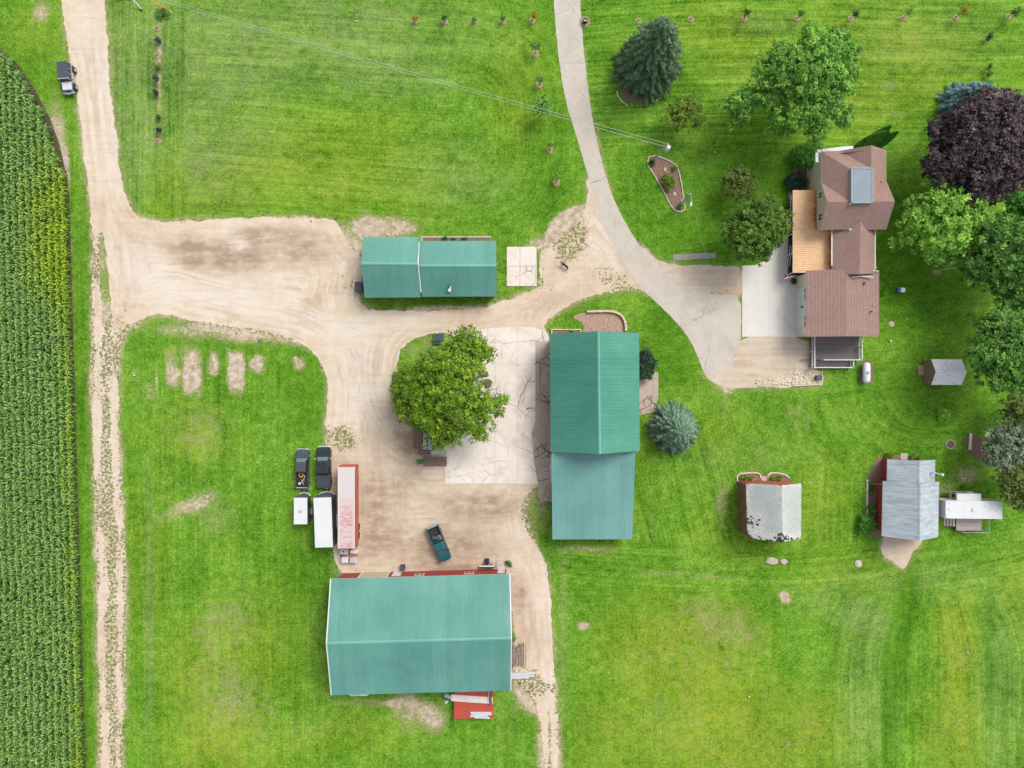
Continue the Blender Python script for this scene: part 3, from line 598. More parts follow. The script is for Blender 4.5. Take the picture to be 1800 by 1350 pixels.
# ------------------------------------------------------------------ buildings
def ribbed(mb, a, b, c, d, sp, h=.045, mi=0):          # a-b along the eave, d-c along the ridge
    n = (b-a).cross(d-a).normalized()
    if n.z < 0: n = -n
    Lg = (b-a).length; k = max(2, int(round(Lg/sp))); ts = [(0, 0)]
    for i in range(k+1):
        t = i/k
        for o, hh in ((-.035, 0), (-.015, h), (.015, h), (.035, 0)):
            q = t+o/Lg
            if 0 <= q <= 1: ts.append((q, hh))
    ts.append((1, 0)); ts = sorted(set(ts)); vs = []
    for t, hh in ts: vs += [lerp(a, b, t)+n*hh, lerp(d, c, t)+n*hh]
    fs = [(2*i, 2*i+2, 2*i+3, 2*i+1) for i in range(len(ts)-1)]
    mb.add(vs, fs, mi)
def under(mb, a, b, c, d, th=.1, g=.006, mi=0):           # the board under a roof slope, its edges showing as trim
    z = Vector((0, 0, 1)); n = 16; T_ = [[lerp(lerp(a, b, i/n), lerp(d, c, i/n), j/n) for i in range(n+1)] for j in range(n+1)]
    vs = [p-z*(g+.02) for r_ in T_ for p in r_]+[p-z*th for r_ in T_ for p in r_]; m = (n+1)*(n+1); fs = []
    for j in range(n):
        for i in range(n): k = j*(n+1)+i; fs += [(k, k+1, k+n+2, k+n+1), (m+k, m+k+n+1, m+k+n+2, m+k+1)]
        for e0, e1 in ((j, j+1), ((n)*(n+1)+j+1, n*(n+1)+j), (j*(n+1), (j+1)*(n+1)), ((j+1)*(n+1)+n, j*(n+1)+n)): fs.append((e0, e1, m+e1, m+e0))
    mb.add(vs, fs, mi)
def on_wall(mb, p0, p1, t0, t1, z0, z1, off0=.0, off1=.05, mi=0):   # box on the outer face of wall p0->p1 (outside is to the right)
    p0 = Vector(p0[:2]); p1 = Vector(p1[:2]); d = (p1-p0).normalized(); n = Vector((d.y, -d.x))
    a = p0+d*t0; b = p0+d*t1; mb.loft([[(q.x, q.y, z) for q in (a+n*off0, b+n*off0, b+n*off1, a+n*off1)] for z in (z0, z1)], mi)
def window(parent, p0, p1, t0, t1, z0, z1, w, fm='white', gm_='glass', name='window', world=None, mull=1):
    f = MB(); k = .09
    for a, b, c, d in ((t0, t1, z0, z0+k), (t0, t1, z1-k, z1), (t0, t0+k, z0+k, z1-k), (t1-k, t1, z0+k, z1-k)): on_wall(f, p0, p1, a, b, c, d, .002, .07)
    if mull: on_wall(f, p0, p1, (t0+t1)/2-.03, (t0+t1)/2+.03, z0+k, z1-k, .002, .06)
    o = f.build(name, M[fm], parent, world); g = MB(); on_wall(g, p0, p1, t0+k, t1-k, z0+k, z1-k, .003, .03); g.build('pane', M[gm_], o, world); return o
def gable(name, label, cat, eave, ridge, e, r, ov, ove, roofm, wallm, sp, trim='white', capm='teal_cap', shingles=False, group=None, slope_attr=False):
    """eave = NW, NE, SE, SW corners, ridge = its two ends (first lies between NW and the next corner of the end gable)"""
    E = [W(*p, e) for p in eave]; Rg = [W(*p, r) for p in ridge]
    c = sum(E, Vector())/4; wc = (c.x, c.y, 0)
    root = thing(name, label, cat, wc, group=group)
    ns = abs(ridge[0][0]-ridge[1][0]) < abs(ridge[0][1]-ridge[1][1])    # ridge runs north-south
    A, B_, C_, D = E; R0, R1 = Rg
    slopes = [(D, A, R0, R1), (B_, C_, R1, R0)] if ns else [(A, B_, R1, R0), (C_, D, R0, R1)]
    mb = MB()
    for q in slopes:
        if shingles: grid_quad(mb, q, 24)
        else: ribbed(mb, *q, sp)
    ro = mb.build('roof', M[roofm], root, wc)
    if not shingles:
        ax = (R1-R0).normalized(); cb = MB()
        for q in slopes:
            sd = (q[0]-q[3]); sd = (sd-ax*sd.dot(ax)).normalized(); up = Vector((0, 0, .05))
            cb.quad(R0+up, R1+up, R1+up+sd*.22, R0+up+sd*.22)
        cb.build('ridge_cap', M[capm], ro, wc)
    tb = MB()
    for q in slopes: under(tb, *q)
    tb.build('fascia', M[trim], ro, wc)
    # walls
    half = ((slopes[0][0]-slopes[0][3]).xy.length); slp = (r-e)/half; wt = e-.12+slp*ov
    x = (B_-A); x = Vector((x.x, x.y)).normalized(); y = Vector((-x.y, x.x))
    ix, iy = (ov, ove) if ns else (ove, ov)
    cs = [A.xy+x*ix-y*iy, B_.xy-x*ix-y*iy, C_.xy-x*ix+y*iy, D.xy+x*ix+y*iy]
    wb = MB()
    for i in range(4):
        p, q = cs[i], cs[(i+1) % 4]; end = (i in (0, 2)) if ns else (i in (1, 3))
        if end:
            rp = ((R0 if (i in (0, 3)) else R1)).xy; d = (q-p).normalized(); t = (rp-p).dot(d); m = p+d*t
            wb.add([(*p, 0), (*q, 0), (*q, wt), (m.x, m.y, r-.13), (*p, wt)], [(0, 1, 2, 3, 4)])
        else: wb.quad((*p, 0), (*q, 0), (*q, wt), (*p, wt))
    wb.build('wall', M[wallm], root, wc)
    return root, wc, cs, ro
def grid_quad(mb, q, n):
    a, b, c, d = q
    vs = [lerp(lerp(a, b, i/n), lerp(d, c, i/n), j/n) for j in range(n+1) for i in range(n+1)]
    mb.add(vs, [(j*(n+1)+i, j*(n+1)+i+1, (j+1)*(n+1)+i+1, (j+1)*(n+1)+i) for j in range(n) for i in range(n)])
def pxof(v, wc=(0, 0, 0)):
    k = F/(HC-(v[2]+wc[2])); return 900+(v[0]+wc[0])*k, 675-(v[1]+wc[1])*k

# big shed
bs, wc, cs, ro = gable('pole_shed', 'largest green metal roofed shed with white edges and red walls', 'shed',
    [(582.5,1017.5),(895,1009),(897,1214),(583.5,1222)], [(575,1131),(898,1122)], 4.5, 6.7, .45, .45, 'teal', 'red', .29)
nw, ne = cs[0], cs[1]; Lw = (ne-nw).length
P0, P1 = ne, nw                                          # outward normal of the north wall is +y: travel west
P0, P1 = cs[1], cs[0]
def north(t): return t                                    # metres from the west end -> along P0->P1 measured from the east
def nb(x0, x1): return (Lw-x1, Lw-x0)
mb = MB(); a, b = nb(3.7, 7.9); on_wall(mb, P1, P0, 0, 0, 0, 0) if False else None
def nwall(mb, x0, x1, z0, z1, o0, o1, mi=0):              # x measured from the west end of the north wall
    d = (ne-nw).normalized(); n = Vector((-d.y, d.x)); a = nw+d*x0; b = nw+d*x1
    mb.loft([[(q.x, q.y, z) for q in (a+n*o0, b+n*o0, b+n*o1, a+n*o1)] for z in (z0, z1)], mi)
mb = MB(); nwall(mb, 2.9, 6.6, .02, 3.7, .003, .05); gd = mb.build('garage_door', M['cream'], bs, wc)
mb = MB(); [nwall(mb, *q) for q in ((2.7,2.9,0,3.9,.004,.09),(6.6,6.8,0,3.9,.004,.09),(2.9,6.6,3.7,3.9,.004,.09))]; mb.build('door_frame', M['white'], gd, wc)
for x0, x1 in ((7.3, 8.5), (22.0, 23.0)):
    mb = MB(); nwall(mb, x0, x1, .02, 2.25, .003, .06); dr = mb.build('door', M['white'], bs, wc)
    mb = MB(); nwall(mb, x1-.22, x1-.12, 1.0, 1.1, .06, .12); mb.build('handle', M['dark'], dr, wc)
for x0 in (10.5, 17.4):
    f = MB(); nwall(f, x0, x0+1.3, 1.3, 2.3, .003, .06); fo = f.build('window', M['white'], bs, wc)
    g_ = MB(); nwall(g_, x0+.1, x0+.6, 1.4, 2.2, .06, .065); nwall(g_, x0+.7, x0+1.2, 1.4, 2.2, .06, .065); g_.build('pane', M['glass'], fo, wc)
# rake trim in white, drawn proud of the roof edge
mb = MB()
for a, b in (((582.5,1017.5,4.5),(575,1131,6.7)),((575,1131,6.7),(583.5,1222,4.5)),((895,1009,4.5),(898,1122,6.7)),((898,1122,6.7),(897,1214,4.5))):
    a = W(*a); b = W(*b); sx = -1 if a.x < -10 else 1
    if sx > 0: sx = 1
    q = Vector((sx*.16, 0, 0)); u = Vector((0, 0, .05)); mb = MB(); mb.loft([[a+q*.0+u, b+q*.0+u, b+q+u, a+q+u], [a-Vector((0,0,.18)), b-Vector((0,0,.18)), b+q-Vector((0,0,.18)), a+q-Vector((0,0,.18))]][::-1]); mb.build('rake_trim', M['white_roof'], bs, wc)


# two part shed
s1, wc, cs, _ = gable('storage_shed', 'taller western half of the two part green roofed shed', 'shed', [(639,416),(736.6,416.3),(739.6,522.5),(641.4,523.2)], [(635,463.4),(734.6,464)], 3.0, 4.85, .3, .3, 'teal', 'red', .24)
gable('storage_shed', 'lower eastern half of the two part green shed with the roof vent', 'shed', [(738.5,423.5),(871.8,423.3),(873,521),(741.5,521.5)], [(736,467),(872.6,467.3)], 2.75, 4.45, .3, .3, 'teal', 'red', .24)
mb = MB(); a = W(640,463.5,4.85); 
for p, q in (((735.8,425,3.1),(734,464,4.9)),((734,464,4.9),(739.4,514,3.1))):
    p, q = W(*p), W(*q); u = Vector((0, 0, .07)); w = Vector((.16, 0, 0)); mb.loft([[p, q, q+w, p+w], [p+u, q+u, q+u+w, p+u+w]])
mb.build('rake_trim', M['white_roof'], s1, (s1.location.x, s1.location.y, 0))
v = W(790, 506, 3.35); t = thing('roof_vent', 'small vent pipe with white flashing on the lower green roof', 'vent', v)
MB().box(-.22, .22, -.5, .2, -.05, .08).build('flashing', M['white'], t); MB().cylz(-.05, .1, .08, .55, .14).build('vent_pipe', M['black_paint'], t)
v = W(632.5, 506); t = thing('bin', 'dark lidded bin against the west end of the two part shed', 'bin', v); MB().loft([rr(0,0,.9,1.3,.1,0), rr(0,0,1.0,1.4,.1,.9)]).build('body', M['black_paint'], t); MB().loft([rr(0,0,1.06,1.46,.1,.9), rr(0,0,.95,1.35,.1,1.0)]).build('lid', M['grey_roof'], t)
# plank edging behind the shed
v = W(804, 416.8); t = thing('edging_board', 'long pale plank edging the strip behind the two part shed', 'plank', v); MB().box(-5, 4.8, -.06, .06, 0, .12).build('board', M['pale_board'], t); MB().box(-5.1, -4.98, -1, .06, 0, .12).build('end_board', M['pale_board'], t)

# barn and its lean-to
bn, wcb, csb, _ = gable('barn', 'tall green roofed barn with a north-south ridge', 'barn', [(966.7,586.8),(1123.4,584.8),(1124.6,792.8),(968,793.8)], [(1051.5,582.3),(1054,798)], 5.5, 9.45, .4, .35, 'teal_barn', 'red', .30)
A_ = W(969.5,790,5.45); B2 = W(1117.5,790,5.45); C2 = W(1111.5,948,3.0); D2 = W(971,948,3.0)
c = (A_+B2+C2+D2)/4; wl = (c.x, c.y, 0); t = thing('barn_lean_to', 'long low wing with a faded green single slope roof south of the barn', 'barn wing', wl)
mb = MB(); ribbed(mb, D2, C2, B2, A_, .27); r_ = mb.build('roof', M['teal_light'], t, wl); mb = MB(); under(mb, D2, C2, B2, A_); mb.build('fascia', M['white'], r_, wl)
mb = MB(); o = .35; p = [Vector((A_.x+o, A_.y)), Vector((B2.x-o, B2.y)), Vector((C2.x-o, C2.y+o)), Vector((D2.x+o, D2.y+o))]; hz = [5.3, 5.3, 2.95, 2.95]
for i in range(4): j = (i+1) % 4; mb.quad((*p[i], 0), (*p[j], 0), (*p[j], hz[j]), (*p[i], hz[i]))
mb.build('wall', M['red'], t, wl)
q0, q1 = p[0], p[3]; mb = MB(); d = (q1-q0).normalized(); n = Vector((d.y, -d.x))
a = q0+d*1.3; b = q0+d*4.9; mb.loft([[(k.x, k.y, z) for k in (a, b, b+n*.28, a+n*.28)] for z in (.05, 2.6)]); mb.build('sliding_door', M['white'], t, wl)
v = W(995, 582); t = thing('planter_box', 'white framed planter box against the north wall of the barn', 'planter', v)
MB().box(-2.1, 2.1, .15, .25, 0, .35).box(-2.1, -2.0, -.6, .15, 0, .35).box(2.0, 2.1, -.6, .15, 0, .35).build('frame', M['pale_board'], t); MB().box(-2, 2, -.6, .15, 0, .22).build('soil', M['mulch'], t)
# curved block wall
pts = chaikin([(1026,548),(1048,547.5),(1072,546.8),(1088,551),(1097,561),(1099.5,572),(1099.8,586)], 1)[:-2]
mb = MB(); random.seed(5)
P = [W(*q) for q in pts]
P.sort(key=lambda q: 0); acc_ = []; 
for i in range(len(P)-1):
    n_ = max(1, int((P[i+1]-P[i]).length/.3))
    if (P[i+1]-P[i]).length > 4: continue
    for k in range(n_):
        a = lerp(P[i], P[i+1], k/n_); b = lerp(P[i], P[i+1], (k+.9)/n_); mb.obox(a, b, .26+random.random()*.06, -.02, .42+random.random()*.05)
tag(mb.build('retaining_wall', M['border_stone'], world=(P[0].x, P[0].y, 0)), 'low curved retaining wall of cream blocks north of the barn', 'retaining wall')

# ------- house
e, r = 5.6, 7.6
HW = W(1500, 335); wc = (HW.x, HW.y, 0)
hs_ = thing('farmhouse', 'two storey cream farmhouse with brown shingle hips and a flat grey deck on top', 'house', wc)
def p_(x, y, z): return W(x, y, z)
A=p_(1443.5,266,e); B=p_(1477,265,e); Cc=p_(1531,255.5,r); D=p_(1558,264,e); E_=p_(1558,318,e); Ff=p_(1573,354,r); G=p_(1558,402.7,e); H_=p_(1443.5,402.7,e); I=p_(1455,355,r); J=p_(1443.5,321,e)
K=p_(1495,297,r); Ll=p_(1531.5,297,r); Mm=p_(1532,355,r); Nn=p_(1495,355,r)
mb = MB(); mb.add([A,B,Cc,D,E_,Ff,G,H_,I,J,K,Ll,Mm,Nn], [(0,9,13,10),(0,10,11,1),(1,11,2),(2,11,12,4,3),(4,12,5),(7,6,5,12,13,8),(9,8,13)])
roofo = mb.build('roof', M['shingle'], hs_, wc)
mb = MB(); K2=[(1495,297),(1532,297),(1532,357),(1495,357)]; mb.prism([W(x,y,r)[:2] for x,y in K2], r-.3, r+.3); dk = mb.build('roof_deck', M['deckgrey'], roofo, wc)
mb = MB(); k = [W(x,y,r) for x,y in K2]
for i in range(4): mb.obox(k[i], k[(i+1) % 4], .16, r-.25, r+.36)
mb.build('deck_rim', plain('blue_grey_edging', (.22, .27, .30), .6), dk, wc)
def fascia(mb, a, b, dz=.18, w=.1):
    z = Vector((0,0,1)); d = (b-a).normalized(); n = z.cross(d).normalized()*w
    mb.loft([[a-z*dz-n, b-z*dz-n, b-z*dz+n*.1, a-z*dz+n*.1], [a-z*.008-n, b-z*.008-n, b-z*.008+n*.1, a-z*.008+n*.1]])
mb = MB(); seq = [A, J, I, H_, G, Ff, E_, D, Cc, B, A]
for a, b in zip(seq, seq[1:]): fascia(mb, b, a)
mb.build('fascia', M['white'], roofo, wc)
# walls of main house
w0 = [p_(1443.5,266,e).xy+Vector((.38,-.35)), p_(1558,264,e).xy+Vector((-.35,-.35)), p_(1558,402.7,e).xy+Vector((-.35,.35)), p_(1443.5,402.7,e).xy+Vector((.38,.35))]
mb = MB()
for i in (0, 2): mb.quad((*w0[i],0),(*w0[(i+1)%4],0),(*w0[(i+1)%4],e-.02),(*w0[i],e-.02))
def gw(a, b, m, zt):  return [(*a,0),(*b,0),(*b,e-.02),(m.x,m.y,zt),(*a,e-.02)]
ymid = I.y
mb.add([(w0[3].x, w0[3].y,0),(w0[0].x,w0[0].y,0),(w0[0].x,w0[0].y,e-.05),(w0[0].x,J.y,e-.05),(w0[0].x,ymid,r-.15),(w0[3].x,w0[3].y,e-.02)], [(0,1,2,3,4,5)])
mb.add([(w0[2].x, w0[2].y,0),(w0[1].x,w0[1].y,0),(w0[1].x,w0[1].y,e-.05),(w0[1].x,E_.y,e-.05),(w0[1].x,ymid,r-.15),(w0[2].x,w0[2].y,e-.02)], [(5,4,3,2,1,0)])
mb.quad((*w0[0],e-.6),(*w0[1],e-.6),(Cc.x,w0[0].y,r-.1),(Cc.x,w0[0].y,r-.11))
mb.build('wall', M['siding_cream'], hs_, wc)
def wbox(x0, x1, y0, y1, z0, z1): return MB().box(x0, x1, y0, y1, z0, z1)
wx = w0[3].x                                               # west wall
for ya, yb in ((337, 350), (375, 389)):
    zt, zb = 5.25, 3.95; y1 = -(ya-675)/F*(HC-4.5); y0 = -(yb-675)/F*(HC-4.5)
    f = MB().box(wx-.07, wx-.002, y0-.12, y1+.12, zb-.22, zt+.12).build('window', M['white'], hs_, wc)
    MB().box(wx-.075, wx-.07, y0+.14, (y0+y1)/2-.05, zb+.15, zt-.15).box(wx-.075, wx-.07, (y0+y1)/2+.05, y1-.14, zb+.15, zt-.15).build('pane', M['glass'], f, wc)
for (zz0, zz1, yy) in ((1.0, 2.3, 290), (3.6, 4.9, 290)):
    y1 = -(yy-675)/F*97; f = MB().box(wx-.06, wx-.002, y1-1.2, y1, zz0, zz1).build('window', M['cream'], hs_, wc) if False else None
# little enclosed white corner porch (north-west)
mb = MB(); mb.prism([W(1436,275)[:2], W(1430,290)[:2], W(1420,292)[:2], W(1421,283)[:2]], 0, .5); mb.build('corner_step', M['cream'], hs_, wc)
mb = MB(); a = W(1437, 266, 5.1); b = W(1443, 262, 5.1); 
for q in (((1437,268),(1437,285)), ((1437,266),(1480,261)), ((1480,261),(1500,259.5))):
    mb.obox(W(*q[0], 5.2), W(*q[1], 5.2), .5, 5.0, 5.2)
mb.build('gutter', M['white'], hs_, wc)
# roof pipes
for x, y, z, rad, m_ in ((1547, 321, 6.1, .09, 'dark'), ): v = W(x, y, z); MB().cylz(v.x, v.y, z-.3, z+.35, rad).build('vent_pipe', M[m_], roofo, wc)
v = W(1493, 359, 7.45); MB().cylz(v.x, v.y, 7.2, 7.8, .09).build('vent_pipe', M['white'], roofo, wc)
v = W(1494, 403.5, 5.8); MB().cylz(v.x, v.y, 5.4, 5.95, .12).build('vent_pipe', M['white'], roofo, wc)
# link wing
e2, r2 = 4.6, 6.2; c = W(1500, 440); wcl = (c.x, c.y, 0)
lk = thing('house_link_wing', 'narrow brown shingled wing linking the farmhouse to the garage', 'house wing', wcl)
a, b_, c_, d_ = W(1463.5,400,e2), W(1537.5,400,e2), W(1537.5,480,e2), W(1463.5,480,e2); r0, r1 = W(1512.7,384,r2), W(1511,482,r2)
mb = MB(); mb.quad(d_, a, r0, r1).quad(b_, c_, r1, r0); ro = mb.build('roof', M['shingle'], lk, wcl)
mb = MB(); under(mb, d_, a, r0, r1, .16); under(mb, b_, c_, r1, r0, .16); mb.build('fascia', M['white'], ro, wcl)
mb = MB(); mb.box(a.x+.3, b_.x-.3, d_.y+.2, a.y, 0, e2); mb.build('wall', M['siding_cream'], lk, wcl)
mb = MB(); mb.box(a.x-.16, a.x-.01, d_.y+1.0, a.y-.1, e2-.14, e2+.0); mb.build('gutter', M['white'], lk, wcl); mb = MB(); mb.box(b_.x+.01, b_.x+.15, d_.y+.6, b_.y-.1, e2-.14, e2); mb.build('gutter', M['white'], lk, wcl)
# garage
gr_, wcg, csg, ro = gable('garage', 'attached garage with a brown shingled roof and white west doors', 'garage', [(1416.7,475.5),(1545.3,474.7),(1545.3,591.5),(1416.7,592)], [(1488.3,472.5),(1488.3,591)], 4.2, 5.4, .35, .25, 'shingle', 'siding_cream', .3, shingles=True)
gx_ = csg[3].x
MB().box(gx_-.06, gx_-.003, csg[3].y+.05, csg[0].y-.05, 2.35, 4.1).build('upper_wall', M['siding_white'], gr_, wcg)
y0 = -(576-675)/12.55; y1 = -(508-675)/12.55
gd = MB().box(gx_-.05, gx_-.004, y0, y1, .05, 2.3).build('garage_door', M['white'], gr_, wcg)
mb = MB(); 
for k in range(1, 4): mb.box(gx_-.056, gx_-.051, y0+.05, y1-.05, .05+k*.56, .07+k*.56)
mb.build('panel_groove', M['steel'], gd, wcg)
for yy in (506, 517, 555, 566):
    y1 = -(yy-675)/F*96; MB().box(gx_-.12, gx_-.06, y1-.6, y1, 3.2, 3.9).build('window', M['glass'], gr_, wcg)
v = W(1405.4, 541, 1.2); MB().tube([(v.x-.3, v.y, 2.45), (v.x-.02, v.y, 2.45)], .12).build('wall_lamp', M['dark'], gr_, wcg)
for x, y, z, rad, m_ in ((1520.8,497,4.95,.17,'shingle'), (1531,548,4.7,.08,'dark'), (1535,535.5,4.6,.06,'white')):
    v = W(x, y, z); MB().cylz(v.x, v.y, z-.35, z+.3, rad).build('vent_pipe', M[m_], ro, wcg)
mb = MB(); pts = [W(1497+38*k/8, 487.5-1.6*math.sin(math.pi*k/8), 5.35-.05*k) for k in range(9)]; mb.tube(pts, .09, 6); mb.build('water_diverter', M['white'], ro, wcg)
mb = MB(); mb.tube([W(1529,479,4.7), W(1535,475,4.75), W(1541,470,4.7)], .06, 6); mb.tube([W(1532,475,4.7), W(1538,476,4.6), W(1544,477,4.5)], .06, 6); mb.build('downspout', M['white'], ro, wcg)
# porch
zw, ze = 2.8, 3.5; c = W(1425, 410); wcp = (c.x, c.y, 0)
po = thing('porch', 'long porch with an orange-tan ribbed metal roof on the west side of the house', 'porch', wcp)
pa, pb, pc, pd = W(1393.5,479.5,zw), W(1461.5,479.5,ze+.05), W(1461.5,404,ze+.05), W(1393.5,404,zw)
pe, pf, pg = W(1434.5,404,3.35), W(1434.5,334,3.35), W(1393.5,334,zw)
def ribx(mb, a, b, c, d, sp):  ribbed(mb, a, b, c, d, sp, .045)
mb = MB(); ribx(mb, pd, pa, pb, pc, .3); n1 = len(mb.v); ribx(mb, pg, pd, pe, pf, .3)
pr = mb.build('roof', M['copper'], po, wcp)
st_ = []
for i, q in enumerate(mb.v):
    if i < n1: u = (q[0]-pa.x)/(pb.x-pa.x); st_.append(.05+1.0*max(0, (u-.72)/.28)**1.5)
    else: u = (q[0]-pg.x)/(pe.x-pg.x); st_.append(.05+.95*max(0, (u-.45)/.55))
# resample the slope so the stain can fade along it
def subdiv_strip(o, n=8):
    me = o.data; vs = [v.co.copy() for v in me.vertices]; fs = [list(p.vertices) for p in me.polygons]; V = []; Fs = []; T = []
    for f in fs:
        a, b, c, d = f                                      # a-b eave edge, c-d ridge edge
        for k in range(n):
            base = len(V)
            for t0 in (k/n, (k+1)/n): V.append(lerp(vs[a], vs[d], t0)); V.append(lerp(vs[b], vs[c], t0)); T += [t0, t0]
            Fs.append((base, base+1, base+3, base+2))
    m2 = bpy.data.meshes.new(me.name); m2.from_pydata(V, [], Fs); m2.materials.append(me.materials[0]); o.data = m2; return np.array(T), V
T, V = subdiv_strip(pr, 12)
xs = np.array([v.x+wcp[0] for v in V]); ys = np.array([v.y+wcp[1] for v in V]); up = ys > pd.y-.01
stn = np.where(up, .05+.95*np.clip((T-.42)/.58, 0, 1)**1.2, .05+1.0*np.clip((T-.78)/.22, 0, 1)**1.3)
set_attr(pr.data, 'stain', stn)
mb = MB(); under(mb, pa, pb, pc, pd, .12, .02); under(mb, pd, pe, pf, pg, .12, .02); mb.build('fascia', M['pale_board'], pr, wcp)
mb = MB(); mb.box(pa.x+.4, w0[0].x-.0, pa.y+.1, pg.y-.3, 0.06, .35); mb.box(w0[0].x, a.x+.2, pa.y+.3, w0[3].y, .06, .35); mb.build('floor', M['floor_dark'], po, wcp)
for y in np.linspace(pa.y+.15, pg.y-.3, 5): MB().box(pa.x+.3, pa.x+.44, y-.07, y+.07, .35, 2.72).build('post', M['white'], po, wcp)
mb = MB(); mb.box(pa.x+.3, pa.x+.4, pa.y+6.0, pg.y-.2, 1.2, 1.3); 
for k in range(14): mb.box(pa.x+.32, pa.x+.38, pa.y+6+k*.42, pa.y+6.06+k*.42, .35, 1.2)
mb.build('railing', M['white'], po, wcp)
# ladder leaning at the porch, flag, planters, step
t = thing('garden_arch', 'white ladder-like frame leaning at the porch edge above the pad', 'frame', W(1386, 452)); o_ = W(1386, 452)
mb = MB()
def rel(x, y, z): v = W(x, y, z)-o_; return v
for x in (1383.5, 1387): mb.tube([rel(x, 473, .06), rel(x+5.5, 432, 2.2)], .045, 6)
for k in range(5): mb.tube([rel(1383.5+5.5*k/5, 473-41*k/5, .06+2.1*k/5), rel(1387+5.5*k/5, 473-41*k/5, .06+2.1*k/5)], .035, 6)
mb.build('frame', M['white'], t)
t = thing('flag', 'small striped flag with a blue corner on a white pole at the porch corner', 'flag', W(1393, 483, 2.5)); o_ = W(1393, 483, 2.5)
MB().tube([rel(1395, 485.5, 2.4), rel(1379, 489.5, 3.1)], .03, 6).build('pole', M['white'], t)
fl = [rel(1376.5, 491.5, 2.0), rel(1380, 483, 2.4), rel(1386.5, 484.5, 2.5), rel(1383, 490.5, 2.2)]
for k in range(7):
    a = lerp(fl[0], fl[1], k/7); b = lerp(fl[0], fl[1], (k+1)/7); c = lerp(fl[3], fl[2], (k+1)/7); d = lerp(fl[3], fl[2], k/7)
    MB().loft([[a, b, c, d], [q+Vector((0, 0, .015)) for q in (a, b, c, d)]]).build('stripe', M['redmetal'] if k % 2 == 0 else M['white'], t)
u = Vector((0, 0, .02)); MB().loft([[q+u*.8 for q in (lerp(fl[0],fl[1],.45), fl[1], lerp(fl[1],fl[2],.55), lerp(lerp(fl[0],fl[1],.45), lerp(fl[3],fl[2],.45),.55))], [q+u*1.3 for q in (lerp(fl[0],fl[1],.45), fl[1], lerp(fl[1],fl[2],.55), lerp(lerp(fl[0],fl[1],.45), lerp(fl[3],fl[2],.45),.55))]]).build('canton', plain('navy_cloth', (.02, .03, .12), .8), t)
# grey deck
zd = .6; c = W(1470, 615); t = thing('deck', 'grey composite deck with white railings south of the garage', 'deck', (c.x, c.y, 0)); wk = (c.x, c.y, 0)
x0, x1 = W(1426, 600, zd).x, W(1510, 600, zd).x; yN, yM, yS = W(1426, 588, zd).y, W(1426, 633, zd).y, W(1426, 646.5, zd).y; xm = W(1496, 640, zd).x
MB().box(x0, x1, yM, yN, zd-.2, zd).build('platform', M['deck_plank'], t, wk); MB().box(x0, xm, yS, yM-.003, .1, zd-.2).build('lower_step', M['deck_plank'], t, wk)
def rail(p, q, z0, h=1.05, name='railing', sp=.16):
    p = Vector(p); q = Vector(q); mb = MB(); mb.obox(p, q, .14, z0+h-.08, z0+h); mb.obox(p, q, .09, z0+.12, z0+.18)
    n_ = int((q-p).length/sp)
    for k in range(n_+1): c_ = lerp(p, q, (k+.5)/(n_+1)); mb.box(c_.x-.015, c_.x+.015, c_.y-.015, c_.y+.015, z0+.18, z0+h-.08)
    n_ = max(1, round((q-p).length/1.9))
    for k in range(n_+1): c_ = lerp(p, q, k/n_); mb.box(c_.x-.07, c_.x+.07, c_.y-.07, c_.y+.07, z0-.55 if z0 > .55 else 0, z0+h+.05)
    mb.build(name, M['white'], t, wk)
rail((x0+.06, yS), (x0+.06, yN-.1), zd); rail((x1-.06, yM), (x1-.06, yN-.1), zd); rail((x0+1.4, yM), (x1-.1, yM), zd); rail((x0+.1, yS+.02), (xm, yS+.02), zd-.25); rail((xm, yS+.05), (xm, yM-.1), zd-.25)
def propane(x, y, rz, Lh, rad, label, z=.35):
    v = W(x, y, .9); t = thing('propane_tank', label, 'propane tank', (v.x, v.y, 0), rz)
    zc = z+rad; prof = [(-Lh, .02), (-Lh+.04, rad*.45), (-Lh+.16, rad*.8), (-Lh+.36, rad), (Lh-.36, rad), (Lh-.16, rad*.8), (Lh-.04, rad*.45), (Lh, .02)]
    MB().tube([(0, a, zc) for a, _ in prof], [b for _, b in prof], 28).build('vessel', M['tank'], t, smooth=True)
    MB().cylz(0, 0, zc+rad-.03, zc+rad+.14, .2, 18).build('valve_dome', M['steel'], t, smooth=False)
    for s_2 in (-1, 1):
        MB().box(-.4, .4, s_2*Lh*.55-.12, s_2*Lh*.55+.12, 0, zc-rad*.7).build('leg', M['steel'], t)
propane(1523.5, 655, 0, 1.46, .5, 'white propane tank on the mulch oval beside the grey deck')
propane(631, 1216, R(90), 1.5, .55, 'white propane tank half hidden under the south edge of the big shed')
# white rock bed below the deck
mb = MB(); random.seed(11)
for k in range(420):
    x = random.uniform(1330, 1443); y = random.uniform(654, 676); 
    if x < 1395 and y < 665: continue
    if x < 1360 and random.random() < .5: continue
    v = W(x, y); s = random.uniform(.1, .3); a = random.random()*3
    mb.loft([[(v.x+s*f*math.cos(a+q*1.05), v.y+s*f*.8*math.sin(a+q*1.05), z) for q in range(6)] for f, z in ((1, .0), (.9, s*.35), (.45, s*.6))])
tag(mb.build('white_rocks', M['border_stone'], world=(W(1400, 665).x, W(1400, 665).y, 0)), 'loose pale rocks along the gravel edge below the grey deck', 'rocks', kind='stuff')
v = W(1440, 668); t = thing('edging', 'pale L shaped edging board round the rock bed below the deck', 'edging', v); MB().box(.25, .4, -.5, 1.3, 0, .2).build('side_board', M['border_stone'], t); MB().obox((-3.8, -.85), (.4, -.6), .15, 0, .2).build('front_board', M['border_stone'], t)
